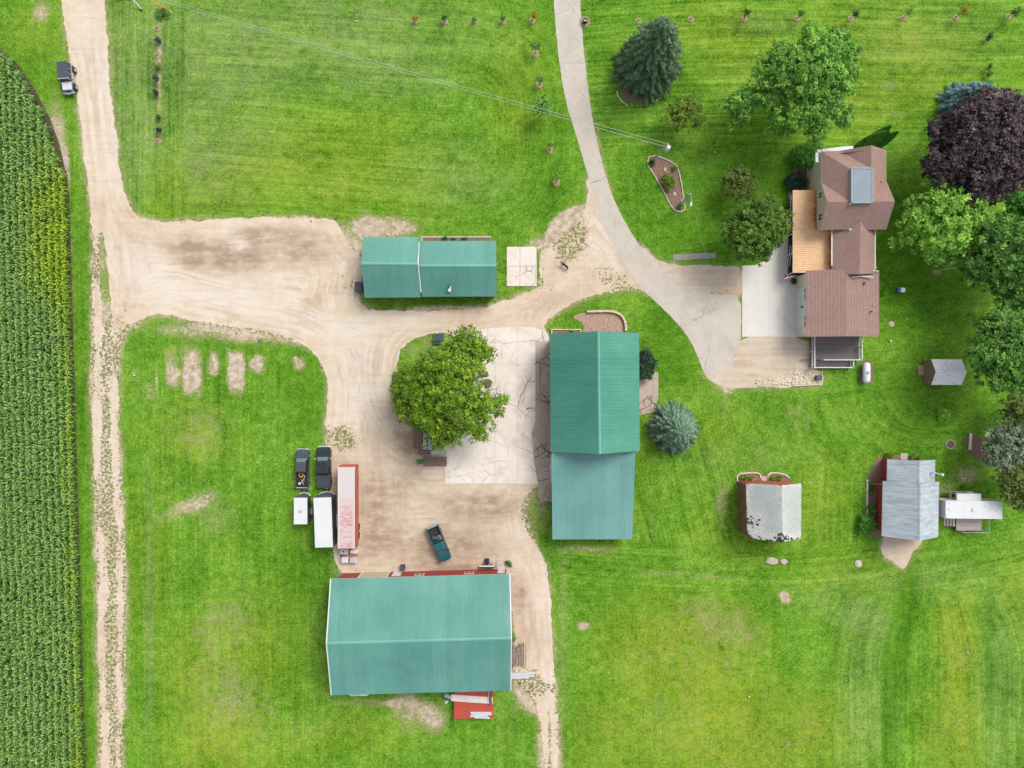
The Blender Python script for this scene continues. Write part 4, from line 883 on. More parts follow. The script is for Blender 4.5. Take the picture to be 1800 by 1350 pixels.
v = W(1398.5, 661); t = tag(MB().box(-.06, .06, -1.3, 1.35, 0, .16).build('edging_board', M['pale_board'], world=(0, 0, 0)), 'thin white board lying across the rock bed', 'board'); t.location = v
v = W(1436.5, 664); t = thing('air_conditioner', 'dark grey air conditioner unit on the pale rocks', 'air conditioner', v); MB().loft([rr(0,0,.8,.62,.08,.02), rr(0,0,.8,.62,.08,.7)]).build('body', M['black_paint'], t); MB().loft([rr(0,0,.84,.66,.08,.7), rr(0,0,.74,.56,.08,.76)]).build('lid', M['grey_roof'], t)
v = W(1417, 633); t = thing('spigot', 'short brown pipe sticking out by the west rail of the deck', 'pipe', v); MB().tube([(-.9, 0, .4), (.6, 0, .45)], .06).build('pipe', M['rust_wood'], t); MB().tube([(-.7, 0, 0), (-.7, 0, .42)], .05).build('stem', M['rust_wood'], t)

# lichened shed
ls, wc, cs, ro = gable('old_shed', 'weathered shed with a lichened grey shingle roof and holes at its west edge', 'shed', [(1311.3,849.8),(1408.9,849.5),(1408,946),(1313.8,946.2)], [(1374.2,852.9),(1375.8,953.2)], 4.0, 6.3, .12, .22, 'lichen', 'rust_wood', .3, trim='wood_grey', shingles=True, slope_attr=True)
P_ = [pxof(v.co, wc) for v in ro.data.vertices]
we = []
for x, y in P_:
    w_ = max(0, 1-(x-1312)/14)*.55+max(0, 1-math.hypot((x-1330)/22, (y-918)/26))*.75+max(0, 1-(946-y)/16)*.3+max(0, 1-abs(x-1373)/16)*.32+max(0, 1-(y-850)/8)*.45+max(0, (y-930)/20)*.3+.12+max(0, (x-1396)/12)*.1
    we.append(min(w_, 1))
set_attr(ro.data, 'wear', np.array(we))
nn = cs[0]; MB().box(nn.x+.3, cs[1].x-.3, nn.y+.003, nn.y+.05, .2, 3.9).build('front_panel', M['redmetal'], ls, wc)
v = W(1306.5, 892); mb = MB(); mb.tube([(v.x+.1, W(0, 850, .5).y, 2.0), (v.x+.1, W(0, 935, .5).y, 1.4)], .05, 6); mb.build('drain_pipe', M['steel'], ls, wc)
def stonering(pts, name, label, cat, w=.2, h=.15, closed=False, m_='border_stone', sp=.3, ch=1):
    p = pts; P = [W(*q) for q in p]; mb = MB(); n0 = len(P) if closed else len(P)-1
    for i in range(n0):
        a0, b0 = P[i], P[(i+1) % len(P)]; n_ = max(1, int((b0-a0).length/sp))
        for k in range(n_):
            a = lerp(a0, b0, k/n_); b = lerp(a0, b0, (k+.93)/n_); mb.obox(a, b, w*(.85+random.random()*.3), -.02, h*(.85+random.random()*.3))
    return tag(mb.build(name, M[m_], world=(P[0].x, P[0].y, 0)), label, cat)
stonering([(1296,846),(1295.5,838),(1300,832.5),(1315,831),(1332,831),(1336,834),(1338,841)], 'edging', 'cream stone edging of the western flower bed at the lichened shed', 'edging')
stonering([(1349,841),(1350,835),(1355,831),(1368,831.5),(1380,834),(1388,840)], 'edging', 'cream stone edging of the eastern flower bed at the lichened shed', 'edging')
v = W(1343, 841); tag(MB().box(v.x-.4, v.x+.4, v.y-.3, v.y+.3, 0, .1).build('step_stone', M['stone'], world=(v.x, v.y, 0)), 'square pale step between the two beds of the lichened shed', 'step')
for x, y, a, b, lab in ((1356, 986.5, .9, .55, 'larger flat pale boulder in the lawn south of the lichened shed'), (1377, 987, .55, .45, 'smaller flat pale boulder in the lawn south of the lichened shed')):
    v = W(x, y); mb = MB(); rd = [1+random.uniform(-.14, .14) for _ in range(11)]
    mb.loft([[(a*f*rd[q]*math.cos(q*.571), b*f*rd[q]*math.sin(q*.571), z) for q in range(11)] for f, z in ((1, -.02), (.97, .14), (.75, .24))]); o = tag(mb.build('boulder', M['stone']), lab, 'boulder'); o.location = v
# metal roofed shed
ms, wc, cs, _ = gable('metal_roof_shed', 'red shed under a pale blue-grey corrugated metal roof, taller southern part', 'shed', [(1552,845.3),(1650.8,847),(1649,943.9),(1550,942.2)], [(1618.2,849.9),(1616.8,950.4)], 3.0, 5.4, .62, .4, 'galv', 'red', .28, capm='galv')
gable('metal_roof_shed', 'lower northern annex of the red shed with the pale metal roof', 'shed', [(1559.8,807.3),(1644.1,808.1),(1642.9,850),(1558.9,850)], [(1617,809.8),(1616,852.5)], 2.75, 4.6, .62, .3, 'galv', 'red', .28, capm='galv')
v = W(1638, 831, 3.4); t = thing('flue_pipe', 'white bent flue pipe on the east slope of the metal roof', 'flue', v); MB().tube([(0, 0, -.5), (0, 0, .4), (.25, 0, .6)], .12, 10).build('pipe', M['white'], t); MB().tube([(.25, 0, .6), (.9, -.15, .75)], .1, 10).build('elbow', M['steel'], t); MB().cylz(.95, -.15, .55, .95, .17).build('cap', M['white'], t)
v = W(1523.6, 877); tag(MB().box(-.08, .08, -2.75, 2.75, 0, .25).build('edging_board', M['pale_board'], world=(0, 0, 0)), 'long pale board edging the bed west of the metal roofed shed', 'board').location = v
v = W(1589, 803); tag(MB().box(v.x-.5, v.x+.5, v.y-.4, v.y+.5, 0, .08).build('step_stone', M['stone'], world=(v.x, v.y, 0)), 'pale step at the north end of the metal roofed shed', 'step')
# garden shed
gs, wc, cs, ro = gable('garden_shed', 'small garden shed with a peeling white and grey roof beside the trees', 'shed', [(1637.2,631.4),(1690.3,631.4),(1690,676.7),(1637.2,676.7)], [(1645.3,653.8),(1699.6,654.2)], 2.1, 3.2, .12, .12, 'peel', 'wood_brown', .3, trim='white', shingles=True)
for i, (x, y, w, h) in enumerate(((1620.5, 650.5, 13, 18), (1634.5, 642, 10, 11.5), (1634, 654, 12, 12.5), (1634.5, 666.5, 10, 11.5))):
    v = W(x, y); lab = ['wide tan slab farthest from the garden shed door', 'northern tan paver by the garden shed door', 'middle tan paver by the garden shed door', 'southern tan paver by the garden shed door'][i]
    tag(MB().box(-w/24.8, w/24.8, -h/24.8, h/24.8, -.02, .07 if i != 2 else .12).build('paver', M['patio']), lab, 'paver', 'pavers at the garden shed').location = v

# ------- camper with deck
zt = 3.3; a, b = W(1662.2, 881, zt), W(1762, 911.5, zt); cx, cy = (a.x+b.x)/2, (a.y+b.y)/2; t = thing('camper', 'white travel trailer camper with a slide-out parked east of the metal roofed shed', 'camper', (cx, cy, 0), R(-.6))
lx, ly = (b.x-a.x)/2, (a.y-b.y)/2
mb = MB(); sec = lambda x, z0, z1: [(x, -ly, z0), (x, ly, z0), (x, ly, z1), (x, -ly, z1)]
mb.loft([sec(-lx-.35, .9, 2.1), sec(-lx, .6, zt-.03), sec(lx, .6, zt-.03)]); mb.build('body', M['white'], t)
mb = MB(); mb.box(-lx, lx, -ly-.02, ly+.02, zt-.027, zt+.02); rf = mb.build('roof', M['white_roof'], t)
for x, y, w, h, zz in ((-.0, 0, .62, .5, .16), (-3.3, .1, .4, .36, .08), (3.2, .0, .36, .36, .08), (-3.5, -1.0, .5, .4, .05), (1.5, .55, .2, .2, .06), (-3.4, .9, .12, .12, .1), (2.5, -.9, .12, .12, .1)):
    MB().loft([rr(x, y, w, h, .06, zt+.02), rr(x, y, w*.92, h*.92, .06, zt+.02+zz)]).build('roof_hatch' if w > .3 else 'vent_cap', M['white_roof'], rf)
sx0, sx1 = -2.0, 1.35; mb = MB(); mb.box(sx0, sx1, ly, ly+1.0, .9, 2.75); so_ = mb.build('slide_out', M['white'], t)
MB().box(sx0-.0, sx1, ly+.97, ly+1.02, 2.752, 2.78).build('awning_rail', M['dark'], so_); MB().box(sx0-.02, sx0-.002, ly+.3, ly+.75, 1.6, 2.4).build('window', M['glass'], so_)
for x in (-2.0, -1.0, .8): MB().box(x, x+.8, ly+1.003 if x > -1.9 and x < 1 else ly+.003, ly+1.03 if x < 1 else ly+.03, 1.6, 2.3).build('window', M['glass'], t)
MB().box(-2.9, -2.2, -ly-.03, -ly-.003, .8, 2.6).build('door', M['silver'], t)
for x in (-.6, .4): MB().tube([(x, -ly+.05, .38), (x, -ly+.3, .38)], .36, 18).build('wheel', M['dark'], t); MB().tube([(x, ly-.3, .38), (x, ly-.05, .38)], .36, 18).build('wheel', M['dark'], t)
MB().tube([(-lx-.3, 0, .6), (-lx-1.2, 0, .55)], .07).build('hitch', M['dark'], t)
for x in (-lx+.4, lx-.4):
    for y in (-ly+.2, ly-.2): MB().box(x-.05, x+.05, y-.05, y+.05, 0, .62).build('jack', M['steel'], t)
zd2 = .75; c = W(1700, 924); wk = (c.x, c.y, 0); t = thing('camper_deck', 'small pinkish wooden deck with steps and a thin rail south of the camper', 'deck', wk)
x0, y1 = W(1681, 910, zd2)[:2]; x1, y0 = W(1725.5, 932.5, zd2)[:2]; MB().box(x0, x1, y0, y1, zd2-.15, zd2).build('platform', M['deck_wood'], t, wk)
for k in range(4): xx = x0-.12-k*.32; MB().box(xx-.26, xx, y0+.55, y1-.1, zd2-.22-k*.17, zd2-.16-k*.17).build('stair_tread', M['pale_board'], t, wk)
for k in (0, 1): MB().box(x0-1.35, x0-.02, [y0+.45, y1-.05][k], [y0+.54, y1+.03][k], .0, .22).build('stringer', M['wood_brown'], t, wk)
mb = MB(); ax, ay, bx, by = x0+.4, y0-.1, x1+.45, y0-.1
mb.obox((ax, ay), (bx, by), .06, zd2+.95, zd2+1.01); mb.obox((bx, by), (bx, y1+.1), .06, zd2+.95, zd2+1.01); mb.obox((ax, ay), (ax, ay+.45), .06, zd2+.95, zd2+1.01)
for q in ((ax, ay), ((ax+bx)/2, ay), (bx, by), (bx, (by+y1)/2), (bx, y1)): mb.box(q[0]-.04, q[0]+.04, q[1]-.04, q[1]+.04, 0, zd2+1.0)
mb.build('railing', M['silver'], t, wk); mb = MB(); [mb.box(x0+.1+k*.45, x0+.18+k*.45, y0-.08, y0-.02, .02, zd2+.5) for k in range(8)]; mb.build('baluster', M['wood_brown'], t, wk)

# ------- poles and wires
def pole(bx, by, tx, ty, h, label, r0=.17, r1=.11):
    b = W(bx, by); tp = W(tx, ty, h); t = thing('utility_pole', label, 'utility pole', b); rel_ = tp-b
    MB().tube([(0, 0, -.3), rel_*.5, rel_], [r0, (r0+r1)/2, r1], 12).build('shaft', M['pole'], t); return t, b, rel_
t1, b1, r1_ = pole(1147, 282, 1174, 253, 8.6, 'taller grey utility pole with a round transformer at the north tip of the mulch bed')
q = r1_*.87; MB().tube([q+Vector((.28, -.22, -.55)), q+Vector((.28, -.22, .35)), q+Vector((.28, -.22, .45))], [.3, .3, .2], 16).build('transformer', M['white'], t1)
MB().tube([r1_*.93+Vector((-.5, -.1, 0)), r1_*.93], .05).build('insulator_arm', M['silver'], t1)
t2, b2, r2_ = pole(1196, 358, 1214, 341.5, 5.6, 'shorter grey utility pole with a street lamp at the south tip of the mulch bed')
MB().box(-.3, .15, -.25, .1, 1.1, 1.9).build('meter_box', M['silver'], t2)
MB().tube([r2_*.97+Vector((-.55, .25, 0)), r2_*.97, r2_*.97+Vector((.15, -.5, .15)), r2_*.97+Vector((.1, -.95, .1))], .045).build('lamp_arm', M['silver'], t2)
q = r2_*.97+Vector((.08, -1.3, .05)); MB().loft([[(q.x+.16*f*math.cos(k*.52), q.y+.38*f*math.sin(k*.52), q.z+z) for k in range(12)] for f, z in ((.5, -.14), (1, -.02), (.75, .1))]).build('lamp_head', M['white'], t2)
def wire(p, q, sag, label, rad=.028, n=24):
    mb = MB(); mb.tube([lerp(p, q, k/n)-Vector((0, 0, 4*sag*(k/n)*(1-k/n))) for k in range(n+1)], rad, 5); o = mb.build('power_line', M['wire'], world=tuple(p)); return tag(o, label, 'power line')
top1 = b1+r1_; wire(top1, top1+(W(300, -2, 9.5)-top1)*1.35, .9, 'upper of the two thin power lines crossing the north lawn')
q1 = b1+r1_*.93+Vector((-.5, -.1, 0)); wire(q1, q1+(W(285, -2, 9)-q1)*1.35, .9, 'lower of the two thin power lines crossing the north lawn')
wire(b1+r1_, b2+r2_, .5, 'faint wire between the two utility poles', .007); wire(b2+r2_, W(1352, 846, 5.2), 1.0, 'faint wire from the lamp pole to the lichened shed', .006)
wire(W(1352, 848, 4.6), W(1553, 851, 3.4), .5, 'faint wire between the lichened shed and the metal roofed shed', .006)
# ------------------------------------------------------------------ vehicles (front = +y in local space)
def wheels(t, xs, ys, rad=.37, w=.24, rim='silver'):
    for x in xs:
        for y in ys:
            s = 1 if x > 0 else -1
            wo = MB().tube([(x-s*w, y, rad), (x-s*w*.9, y, rad), (x, y, rad)], [rad*.96, rad, rad*.97], 20).build('wheel', M['dark'], t)
            MB().tube([(x, y, rad), (x+s*.02, y, rad)], rad*.58, 14).build('rim', M[rim], wo)
def pickup(label, loc, rz, paint, Lh=2.7, wd=.95, cover=None, cab=(-.35, 1.1), hood_z=1.05, name='pickup_truck', bumper='silver', crew=0, group=None):
    t = thing(name, label, 'pickup truck', loc, rz, group); P = M[paint]; c0, c1 = cab
    bz = 1.1
    # hull: lower body through the length, hood in front of the cab
    mb = MB(); ring = lambda y, w, z0, z1, r=.08: [(-w, y, z0), (w, y, z0), (w, y, z1-r), (w-r, y, z1), (-w+r, y, z1), (-w, y, z1-r)]
    mb.loft([ring(Lh-.02, wd*.84, .45, hood_z-.22), ring(Lh-.14, wd*.93, .4, hood_z-.08), ring(Lh-.5, wd*.98, .4, hood_z), ring(c1+.45, wd, .4, hood_z+.04), ring(c0-.05, wd, .4, hood_z+.02)])
    body = mb.build('body', P, t)
    mb = MB(); mb.obox((-wd*.7, c1+.55), (-wd*.62, Lh-.3), .03, hood_z-.02, hood_z+.045); mb.obox((wd*.7, c1+.55), (wd*.62, Lh-.3), .03, hood_z-.02, hood_z+.045); mb.build('hood_crease', P, body)
    # bed
    mb = MB(); y0, y1 = -Lh+.05, c0-.05
    mb.box(-wd, wd, y0, y1, .42, .62); mb.box(-wd, -wd+.1, y0, y1, .62, bz); mb.box(wd-.1, wd, y0, y1, .62, bz); mb.box(-wd+.1, wd-.1, y0, y0+.08, .62, bz-.02); mb.box(-wd+.1, wd-.1, y1-.06, y1, .62, bz)
    mb.build('bed', P, t); MB().box(-wd+.11, wd-.11, y0+.09, y1-.07, .621, .64).build('bed_liner', M['dark'], t)
    MB().box(-wd+.02, wd-.02, y0-.012, y0+.085, bz-.018, bz+.0).build('tailgate_cap', M['silver'] if not cover else M['dark'], t)
    # cab: greenhouse lofted to a narrower roof
    zr = 1.75; rw = wd*.78
    mb = MB(); lo = [(-wd+.03, c0), (wd-.03, c0), (wd-.03, c1+.45), (-wd+.03, c1+.45)]; hi = [(-rw, c0+.18), (rw, c0+.18), (rw, c1-.12), (-rw, c1-.12)]
    mb.loft([[(x, y, hood_z) for x, y in lo], [(x, y, zr-.06) for x, y in hi]]); mb.build('greenhouse', M['glass'], t)
    MB().loft([rr(0, (c0+c1)/2+.03, 2*rw+.06, c1-c0-.2, .12, zr-.07), rr(0, (c0+c1)/2+.03, 2*rw+.02, c1-c0-.24, .12, zr-.01), rr(0, (c0+c1)/2+.03, 2*rw-.2, c1-c0-.45, .12, zr+.03)]).build('roof', P, t)
    # pillars and windscreen
    for s in (-1, 1):
        for q in ([(s*(wd-.05), c1+.45, hood_z), (s*(rw-.01), c1-.12, zr-.05)], [(s*(wd-.05), c0+.02, hood_z), (s*(rw-.01), c0+.18, zr-.05)], [(s*(wd-.02), (c0+c1)/2+.1, hood_z), (s*rw, (c0+c1)/2+.1, zr-.05)]):
            MB().tube(q, .045, 6).build('pillar', P, t)
    a = Vector((-wd+.14, c1+.40, hood_z+.06)); b = Vector((wd-.14, c1+.40, hood_z+.06)); c = Vector((rw-.1, c1-.07, zr-.1)); d = Vector((-rw+.1, c1-.07, zr-.1)); n = Vector((0, .03, .03))
    MB().loft([[a, b, c, d], [q+n for q in (a, b, c, d)]]).build('windscreen', M['pale_glass'], t)
    MB().loft([ring(Lh+.1, wd*.8, .42, .66, .05), ring(Lh-.08, wd*.97, .42, .66, .05)]).build('front_bumper', M[bumper], t); MB().box(-wd*.95, wd*.95, -Lh-.12, -Lh+.05, .42, .62).build('rear_bumper', M['silver'], t)
    for s in (-1, 1):
        MB().box(s*wd*.72-.14, s*wd*.72+.14, Lh-.1, Lh+.005, .68, .84).build('headlight', M['white'], t)
        MB().box(s*(wd-.08)-.06, s*(wd-.08)+.06, -Lh+.02, -Lh+.049, .75, 1.0).build('tail_light', M['redmetal'], t)
        MB().loft([rr(s*(wd+.14), c1+.2, .2, .1, .03, 1.1), rr(s*(wd+.14), c1+.2, .2, .1, .03, 1.32)]).build('mirror', M['black_paint'] if bumper != 'white' else M['white'], t)
    wheels(t, (-wd-.02, wd+.02), (-Lh+1.05, Lh-.95))
    if cover:
        cm = M[cover]; mb = MB(); mb.loft([rr(0, (y0+y1)/2, 2*wd-.04, y1-y0-.02, .06, bz+.004), rr(0, (y0+y1)/2, 2*wd-.1, y1-y0-.08, .06, bz+.06)]); co2 = mb.build('bed_cover', cm, t)
        mb = MB(); [mb.box(-wd+.08, wd-.08, y0+(y1-y0)*k/4-.02, y0+(y1-y0)*k/4+.02, bz+.061, bz+.07) for k in (1, 2, 3)]; mb.build('cover_rib', M['black_paint'], co2)
    return t
M['charcoal'] = plain('charcoal_car_paint', (.055, .062, .075), .3, var=.08)
M['black_cover'] = plain('black_vinyl_cover', (.04, .045, .055), .6, var=.12)
g1 = W(532, 822.5); pk1 = pickup('older charcoal pickup with an open cluttered bed on the grass by the yard', (g1.x+.2, g1.y, 0), R(-.5), 'charcoal', 2.72, .9, None, (-.5, 1.05))
g2 = W(572, 820); pk2 = pickup('black pickup with a black bed cover and white front bumper beside the long trailer', (g2.x, g2.y, 0), R(1), 'black_paint', 2.86, .98, 'black_cover', (-.95, 1.05), bumper='white')
a, b = W(760, 926, .8), W(784, 984.5, .8); m_ = (a+b)/2; d = b-a
pk3 = pickup('dark teal green pickup parked at an angle on the gravel before the big shed', (m_.x, m_.y, 0), math.atan2(d.y, d.x)-math.pi/2, 'green_paint', 2.6, .88, None, (-.4, 1.0))
def clutter(t, items):
    for it in items: it(t)
# loose things in the beds
def in_bed(t, lx, ly, z=.64):
    m = Matrix.Translation(t.location) @ Matrix.Rotation(t.rotation_euler[2], 4, 'Z'); return m @ Vector((lx, ly, z))
def ringmesh(rad, tube, n=20):
    mb = MB(); pts = [(rad*math.cos(2*math.pi*k/n), rad*math.sin(2*math.pi*k/n), tube) for k in range(n+1)]; return mb.tube(pts, tube, 8)
v = in_bed(pk1, -.2, -.9); tag(ringmesh(.28, .1).build('cable_coil', M['yellow']), 'coiled yellow-orange hose in the bed of the older charcoal pickup', 'hose coil').location = v
v = in_bed(pk3, -.35, -.75, .7); o = tag(ringmesh(.22, .09).build('cable_coil', M['wood_pale']), 'tan coil in the open bed of the teal pickup', 'coil'); o.location = v
v = in_bed(pk3, .1, -.9, .64); tag(MB().box(-.55, .6, -.22, .22, 0, .3).box(-.5, .55, -.18, .18, .3, .34).build('toolbox', M['grey_roof']), 'dark grey toolbox across the bed of the teal pickup', 'toolbox').location = v
random.seed(3)
for i, (x, y, a_, l_) in enumerate(((.1, -1.6, 60, .5), (.0, -1.9, 115, .35), (.25, -1.3, 80, .4))):
    v = in_bed(pk1, x, y); d = Vector((math.cos(R(a_)), math.sin(R(a_))))*l_; mb = MB(); mb.obox(-d, d, .09, 0, .08); mb.obox(-d*.3, d*.9, .05, .08, .12)
    tag(mb.build('board_scrap', M['wood_pale']), ['longest scrap of timber in the bed of the charcoal pickup', 'short slanted scrap of timber at the tailgate of the charcoal pickup', 'scrap of timber nearest the hose coil in the charcoal pickup'][i], 'board scrap').location = v
v = in_bed(pk1, -.35, -2.1); tag(MB().loft([rr(0, 0, .3, .26, .05, 0), rr(0, 0, .34, .3, .05, .3)]).build('bucket', M['white']), 'white bucket in the bed corner of the charcoal pickup', 'bucket').location = v
# jeep-like off roader
a = W(124.5, 117, 0); b = W(128.5, 166, 0); m_ = (a+b)/2; d = b-a
t = thing('off_road_vehicle', 'boxy silver off-roader with a dark blue-grey hardtop beside the gravel road', 'off-roader', (m_.x-.15, m_.y, 0), math.atan2(d.y, d.x)-math.pi/2)
mb = MB(); mb.box(-.78, .78, -1.9, .65, .5, 1.1); mb.loft([[(-.74, .65, .5), (.74, .65, .5), (.74, .65, 1.12), (-.74, .65, 1.12)], [(-.62, 1.85, .5), (.62, 1.85, .5), (.62, 1.85, 1.05), (-.62, 1.85, 1.05)]]); mb.build('body', M['silver'], t)
MB().loft([rr(0, 1.22, 1.3, 1.15, .1, 1.08), rr(0, 1.22, 1.16, 1.08, .1, 1.17)]).build('hood', M['white'], t)
MB().loft([[(-.76, -1.88, 1.1), (.76, -1.88, 1.1), (.76, .62, 1.1), (-.76, .62, 1.1)], [(-.68, -1.82, 1.78), (.68, -1.82, 1.78), (.68, .4, 1.78), (-.68, .4, 1.78)]]).build('cabin_glass', M['glass'], t)
MB().loft([rr(0, -.72, 1.5, 2.35, .08, 1.76), rr(0, -.72, 1.46, 2.3, .08, 1.86)]).build('hardtop', M['grey_roof'], t)
MB().box(-.74, .74, .38, .5, 1.72, 1.84).build('windscreen_frame', M['white'], t)
for s in (-1, 1):
    for y in (-1.8, -.95, -.2, .55): MB().tube([(s*.78, y, 1.1), (s*.71, y*.97-.04, 1.77)], .05, 6).build('pillar', M['silver'], t)
for s in (-1, 1):
    for y in (-1.2, 1.25):
        MB().loft([rr(s*.85, y, .3, .95, .1, .82), rr(s*.85, y, .3, .85, .1, .9)]).build('fender_flare', M['black_paint'], t)
    MB().loft([rr(s*.92, .5, .2, .1, .03, 1.15), rr(s*.92, .5, .2, .1, .03, 1.35)]).build('mirror', M['black_paint'], t); MB().cylz(s*.45, 1.9, .85, .86, .1).tube([(s*.45, 1.85, .85), (s*.45, 1.9, .85)], .11, 12).build('headlight', M['white'], t)
MB().box(-.8, .8, 1.95, 2.15, .55, .75).tube([(-.6, 2.15, .8), (0, 2.3, .8), (.6, 2.15, .8)], .06, 8).build('front_bumper', M['silver'], t)
MB().box(-.55, .55, 1.85, 1.93, .6, 1.02).build('grille', M['black_paint'], t); MB().tube([(0, -1.9, .95), (0, -2.12, .95)], .38, 18).build('spare_wheel', M['dark'], t)
wheels(t, (-.98, .98), (-1.2, 1.25), .43, .28)
# cargo trailers
def cargo(label, x, y, wpx, hpx, z, w_l, grp='white enclosed cargo trailers', rz=0):
    c = W(x, y, z); s = (HC-z)/F; hw = wpx*s/2; hl = hpx*s/2; t = thing('cargo_trailer', label, 'trailer', (c.x, c.y, 0), rz, grp)
    def ring(z_, k=0): return [(-hw, -hl, z_), (hw, -hl, z_), (hw, hl, z_), (hw*.6, hl+.3+k, z_), (0, hl+.42+k, z_), (-hw*.6, hl+.3+k, z_), (-hw, hl, z_)]
    MB().loft([ring(.5), ring(z-.9), ring(z-.04, -.22)]).build('body', M['black_paint'] if False else M['shaded_side'], t)
    MB().loft([[(-hw-.02, -hl-.02, z-.035), (hw+.02, -hl-.02, z-.035), (hw+.02, hl+.04, z-.035), (-hw-.02, hl+.04, z-.035)], [(-hw, -hl, z+.02), (hw, -hl, z+.02), (hw, hl, z+.02), (-hw, hl, z+.02)]]).build('roof', M['white_roof'], t)
    mb = MB(); mb.tube([(hw*.98, hl+.02, .62), (hw*.62, hl+.36, .62), (0, hl+.5, .62), (-hw*.62, hl+.36, .62), (-hw*.98, hl+.02, .62)], .07, 8); mb.build('nose_trim', M['white'], t)
    mb = MB(); mb.obox((-.5, hl+.3), (0, hl+1.3), .08, .42, .52); mb.obox((.5, hl+.3), (0, hl+1.3), .08, .42, .52); tg = mb.build('tongue', M['black_paint'], t); MB().cylz(.12, hl+.95, .1, .95, .05).build('jack', M['silver'], tg)
    for sx in (-1, 1):
        for yy in ((-.3,) if hl < 2.5 else (-.75, .15)): MB().tube([(sx*(hw+.04), yy, .36), (sx*(hw+.24), yy, .36)], .35, 18).build('wheel', M['dark'], t)
        yc = -.3 if hl < 2.5 else -.3; l2 = .5 if hl < 2.5 else 1.0; MB().loft([rr(sx*(hw+.16), yc, .3, 2*l2, .12, .74), rr(sx*(hw+.16), yc, .26, 2*l2-.2, .1, .82)]).build('fender', M['white'] if hl > 2.5 else M['silver'], t)
    MB().box(-hw+.05, hw-.05, -hl-.04, -hl-.003, .55, z-.2).build('rear_door', M['white'], t)
    MB().box(hw+.003, hw+.03, hl-1.3, hl-.5, .7, z-.3).build('side_door', M['black_paint'], t)
    return t
M['shaded_side'] = plain('shaded_trailer_side', (.07, .075, .085), .45, var=.08)  # dark colour puts the shade of the white trailers' sides into the paint
c1 = cargo('shorter white roofed cargo trailer behind the older charcoal pickup', 528.3, 898.5, 23.3, 46, 2.35, 0)
v = c1.location; MB().loft([rr(0, -.05, .4, .4, .04, 2.37), rr(0, -.05, .34, .34, .04, 2.46)]).build('roof_vent', M['silver'], c1)
cargo('longer white roofed cargo trailer beside the long red trailer', 568, 918.7, 31, 87, 3.0, 0, rz=R(2))
# long semi trailer
z = 3.45; c = W(608.8, 892, z); s = (HC-z)/F; hw = 29.2*s/2; hl = 145*s/2; t = thing('semi_trailer', 'long red box trailer with a white roof worn through to red', 'semi trailer', (c.x, c.y, 0))
MB().box(-hw, hw, -hl, hl, .95, z-.05).build('box_body', M['redmetal'], t); MB().box(-hw+.02, hw-.02, -hl+.02, hl-.12, z-.045, z).build('roof', M['trailer_top'], t)
mb = MB(); mb.box(-hw-.02, -hw+.05, -hl, hl, z-.06, z+.03); mb.box(hw-.05, hw+.02, -hl, hl, z-.06, z+.03); mb.build('top_rail', M['pale_board'], t)
for y in (-hl+1.2, -hl+2.4):
    for sx in (-1, 1): MB().tube([(sx*(hw-.35), y, .5), (sx*(hw-.02), y, .5)], .5, 20).build('wheel', M['dark'], t)
for sx in (-1, 1): MB().box(sx*.7-.07, sx*.7+.07, hl-2.6, hl-2.45, 0, 1).build('landing_leg', M['steel'], t)
for sx in (-1, 1): MB().box(min(sx*.02, sx*(hw-.03)), max(sx*.02, sx*(hw-.03)), -hl-.05, -hl-.003, 1.0, z-.1).build('rear_door', M['redmetal'], t)
# discarded appliances behind the trailer
def boxthing(name, label, cat, x, y, w, l, h, mt, rz=0, top=None, grp=None, z=0):
    v = W(x, y, h+z); v.z = z; t = thing(name, label, cat, v, rz, grp); MB().loft([rr(0, 0, w, l, .05, 0), rr(0, 0, w, l, .05, h-.05), rr(0, 0, w*.94, l*.94, .05, h)]).build('cabinet', M[mt], t)
    if top: top(t, w, l, h)
    return t
def fan(t, w, l, h):
    mb = MB(); [mb.box(-w*.35, w*.35, -l*.38+k*l*.13, -l*.34+k*l*.13, h+.002, h+.03) for k in range(7)]; mb.build('grille', M['steel'], t)
def lidhole(t, w, l, h): MB().cylz(-w*.05, l*.05, h, h+.05, .1).build('cap', M['dark'], t)
def lidd(t, w, l, h): MB().loft([rr(0, 0, w*.8, l*.7, .04, h), rr(0, 0, w*.75, l*.62, .04, h+.04)]).build('lid', M['white_roof'], t)
ap = 'discarded appliances behind the red trailer'
boxthing('washing_machine', 'pale blue-white appliance with a dark cap behind the red trailer, north-west of four', 'appliance', 604.5, 970, 1.15, .75, .9, 'white', top=lidhole, grp=ap)
boxthing('dryer', 'white appliance with a small panel behind the red trailer, north-east of four', 'appliance', 621.5, 970, 1.0, .55, .9, 'white', top=lidd, grp=ap)
boxthing('refrigerator', 'plain white appliance behind the red trailer, south-west of four', 'appliance', 606, 984.5, .95, .85, .8, 'white_roof', R(3), top=lidd, grp=ap)
boxthing('air_conditioner', 'white slatted air conditioner behind the red trailer, south-east of four', 'air conditioner', 620.5, 985, .85, .8, .8, 'white', top=fan, grp=ap)
v = W(617, 976.5, .5); t = thing('beam', 'orange metal beam lying between the discarded appliances', 'beam', (v.x, v.y, 0)); MB().box(-.95, .95, -.13, .13, .3, .42).build('flange', M['orange'], t); MB().box(-.95, .95, -.04, .04, 0, .3).build('web', M['orange'], t)
v = W(602, 978, .3); t = thing('tyre', 'dark tyre lying at the west end of the orange beam', 'tyre', (v.x, v.y, 0)); ringmesh(.26, .1).build('rubber', M['dark'], t); MB().cylz(0, 0, .06, .12, .16).build('rim', M['steel'], t)
